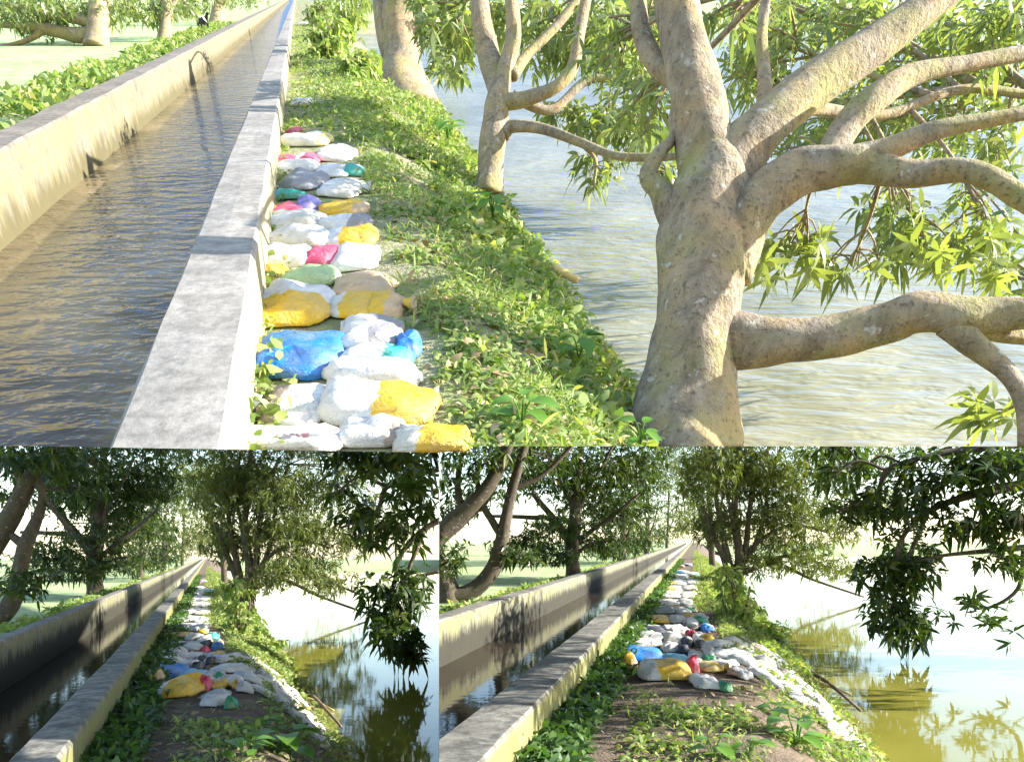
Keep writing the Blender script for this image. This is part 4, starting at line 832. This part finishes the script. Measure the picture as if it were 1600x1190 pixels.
# ------------------------------------------------------------------ torn sheeting, sticks, goat
for S_ in (R, L):
    fx = (lambda x: x) if S_ is R else (lambda x: 325 + (x - 1085) * .8); fy = (lambda y: y) if S_ is R else (lambda y: y + 24)
    cols = [sackm('lgrey', 'white', 'x', .5), sackm('white', 'brown', 'x', .75), sackm('lgrey'), sackm('white'), sackm('brown', 'lgrey', 'x', .3), sackm('cream', 'lgrey', 'y', .5)]
    spots = [(1120, 1012), (1152, 1014), (1184, 1018), (1206, 1030), (1132, 1028), (1166, 1032), (1200, 1046), (1226, 1044), (1130, 1046), (1168, 1050), (1206, 1062), (1238, 1062), (1158, 1068), (1196, 1078), (1236, 1082), (1262, 1078), (1238, 1100), (1272, 1100), (1262, 1122), (1290, 1122), (1284, 1146), (1310, 1150), (1304, 1172), (1330, 1178)]
    for i, (x, y) in enumerate(spots):
        e = max(0.0, (x - 1140) / 190.0) * 0.75
        wpx = (44 if S_ is R else 36) * random.uniform(.8, 1.5)
        if y > 1172 and S_ is L: continue
        sack(S_, fx(x) - wpx / 2, fy(y) - 16, fx(x) + wpx / 2, fy(y), cols[(i * 5 + i // 3) % 6], 'flattened torn pale sack lying on the slope down to the still pond', S_.planes, 'torn sacks on the shaded bank', .07 + .06 * random.random(), 0, skew=random.uniform(-.4, .4), z0=-e, name='torn_sack', yaw=random.uniform(-1.2, 1.2), dmax=random.uniform(.4, .75))
    for (a, b_, m, w_, lab, cat) in (((1265, 1048), (1345, 1110), STICK, 7, 'dark dead stick lying down the pond edge', 'stick'), ((1250, 1062), (1330, 1085), BAMBOO, 6, 'yellow bamboo stick at the water edge by torn sheeting', 'stick')):
        A = S_.px(fx(a[0]), fy(a[1]), -0.62); B_ = S_.px(fx(b_[0]), fy(b_[1]), -0.72); t = A[1]
        V, Fc, C = tube(np.array([A, (A + B_) / 2 + [0, 0, .04], B_]), np.array([w_, w_ * .8, w_ * .5]) * t / F / 2, 7, 5, .08); o = mk('stick', V, Fc, m, S_, A, None, S_.planes)
        if o: tagit(o, lab, cat, lab[:30])
for (a, b_, lab) in (((862, 418), (903, 438), 'yellow bamboo stick at the edge of the bright pond'),):
    A, B_ = U.px(*a, -0.62), U.px(*b_, -0.74); V, Fc, C = tube(np.array([A, (A + B_) / 2, B_]), np.array([.05, .045, .04]), 8, 4, .05); tagit(mk('stick', V, Fc, BAMBOO, U, A, None, [U.edgeR]), lab, 'stick')

def goat(site, x, y, lab):
    b = site.px(x, y, -0.08); t = site.depth(x, y, -0.08)
    me = bpy.data.meshes.new('goat'); s = 1.15
    J = [(0, 0, .52, .13, .14), (.14, 0, .52, .14, .16), (.30, 0, .53, .13, .15), (.42, 0, .60, .085, .09), (.50, 0, .74, .06, .065), (.56, 0, .80, .058, .062), (.66, 0, .76, .035, .04), (-.13, 0, .54, .12, .12), (-.22, 0, .56, .05, .05), (-.28, 0, .62, .02, .02)]
    E_ = [(0, 1), (1, 2), (2, 3), (3, 4), (4, 5), (5, 6), (0, 7), (7, 8), (8, 9)]
    for (r0, sx, lx) in ((2, 1, .32), (7, 1, -.14)):
        for sy in (-.09, .09):
            i = len(J); bk = -.05 if r0 == 7 else 0.0
            J += [(lx, sy, .38, .06, .06), (lx + (0.0 if r0 == 2 else .03), sy, .30, .045, .045), (lx + bk, sy, .19, .028, .03), (lx + bk * .6, sy, .06, .022, .024), (lx + bk * .6 + .015, sy, .0, .027, .025)]
            E_ += [(r0, i), (i, i + 1), (i + 1, i + 2), (i + 2, i + 3), (i + 3, i + 4)]
    me.from_pydata([(j[0] * s, j[1] * s, j[2] * s) for j in J], E_, [])
    o = bpy.data.objects.new('goat', me); COL.objects.link(o); o.matrix_world = site.M @ Matrix.Translation(Vector(b)) @ Matrix.Rotation(math.radians(-35), 4, 'Z')
    md = o.modifiers.new('skin', 'SKIN'); md.use_smooth_shade = True
    for sv, j in zip(me.skin_vertices[0].data, J): sv.radius = (j[3] * s, j[4] * s)
    me.skin_vertices[0].data[0].use_root = True
    o.modifiers.new('sub', 'SUBSURF').levels = 2; o.modifiers['sub'].render_levels = 2
    dg = bpy.context.evaluated_depsgraph_get(); ev = bpy.data.meshes.new_from_object(o.evaluated_get(dg)); o.modifiers.clear(); o.data = ev
    ev.materials.clear(); ev.materials.append(FUR_B); ev.materials.append(FUR_W)
    for f in ev.polygons:
        c = f.center / s; f.material_index = 1 if (c.z > .6 and -.18 < c.x < .2) else 0
    tagit(o, lab, 'goat')
    for sy in (-1, 1):
        V, Fc, C = tube(np.array([(.55, .03 * sy, .85), (.52, .05 * sy, .93), (.46, .07 * sy, .96)]) * s, np.array([.014, .01, .004]) * s, 6, 3, 0); mk('horn', V, Fc, HORN, site, (0, 0, 0), o)
        LVv = leaf_verts(np.array([[.55 * s, .05 * s * sy, .82 * s]]), np.array([[-.1, 1.0 * sy, -.25]]), np.array([[0, 0, 1.0]]), np.array([.12 * s]), np.array([.025 * s]), np.array([.3])); leaves_obj('ear', LVv, FUR_B, site, (0, 0, 0), o, None, None)
goat(U, 318, 54, 'small black goat with white back standing behind the beige far wall')

# faded print on the front white sack
tp = U.depth(445, 690, 0.14)
for i, (x, wpx, m) in enumerate(((418, 12, INK_R), (434, 6, INK_D), (446, 12, INK_D), (460, 8, INK_D), (476, 18, INK_R))): pass
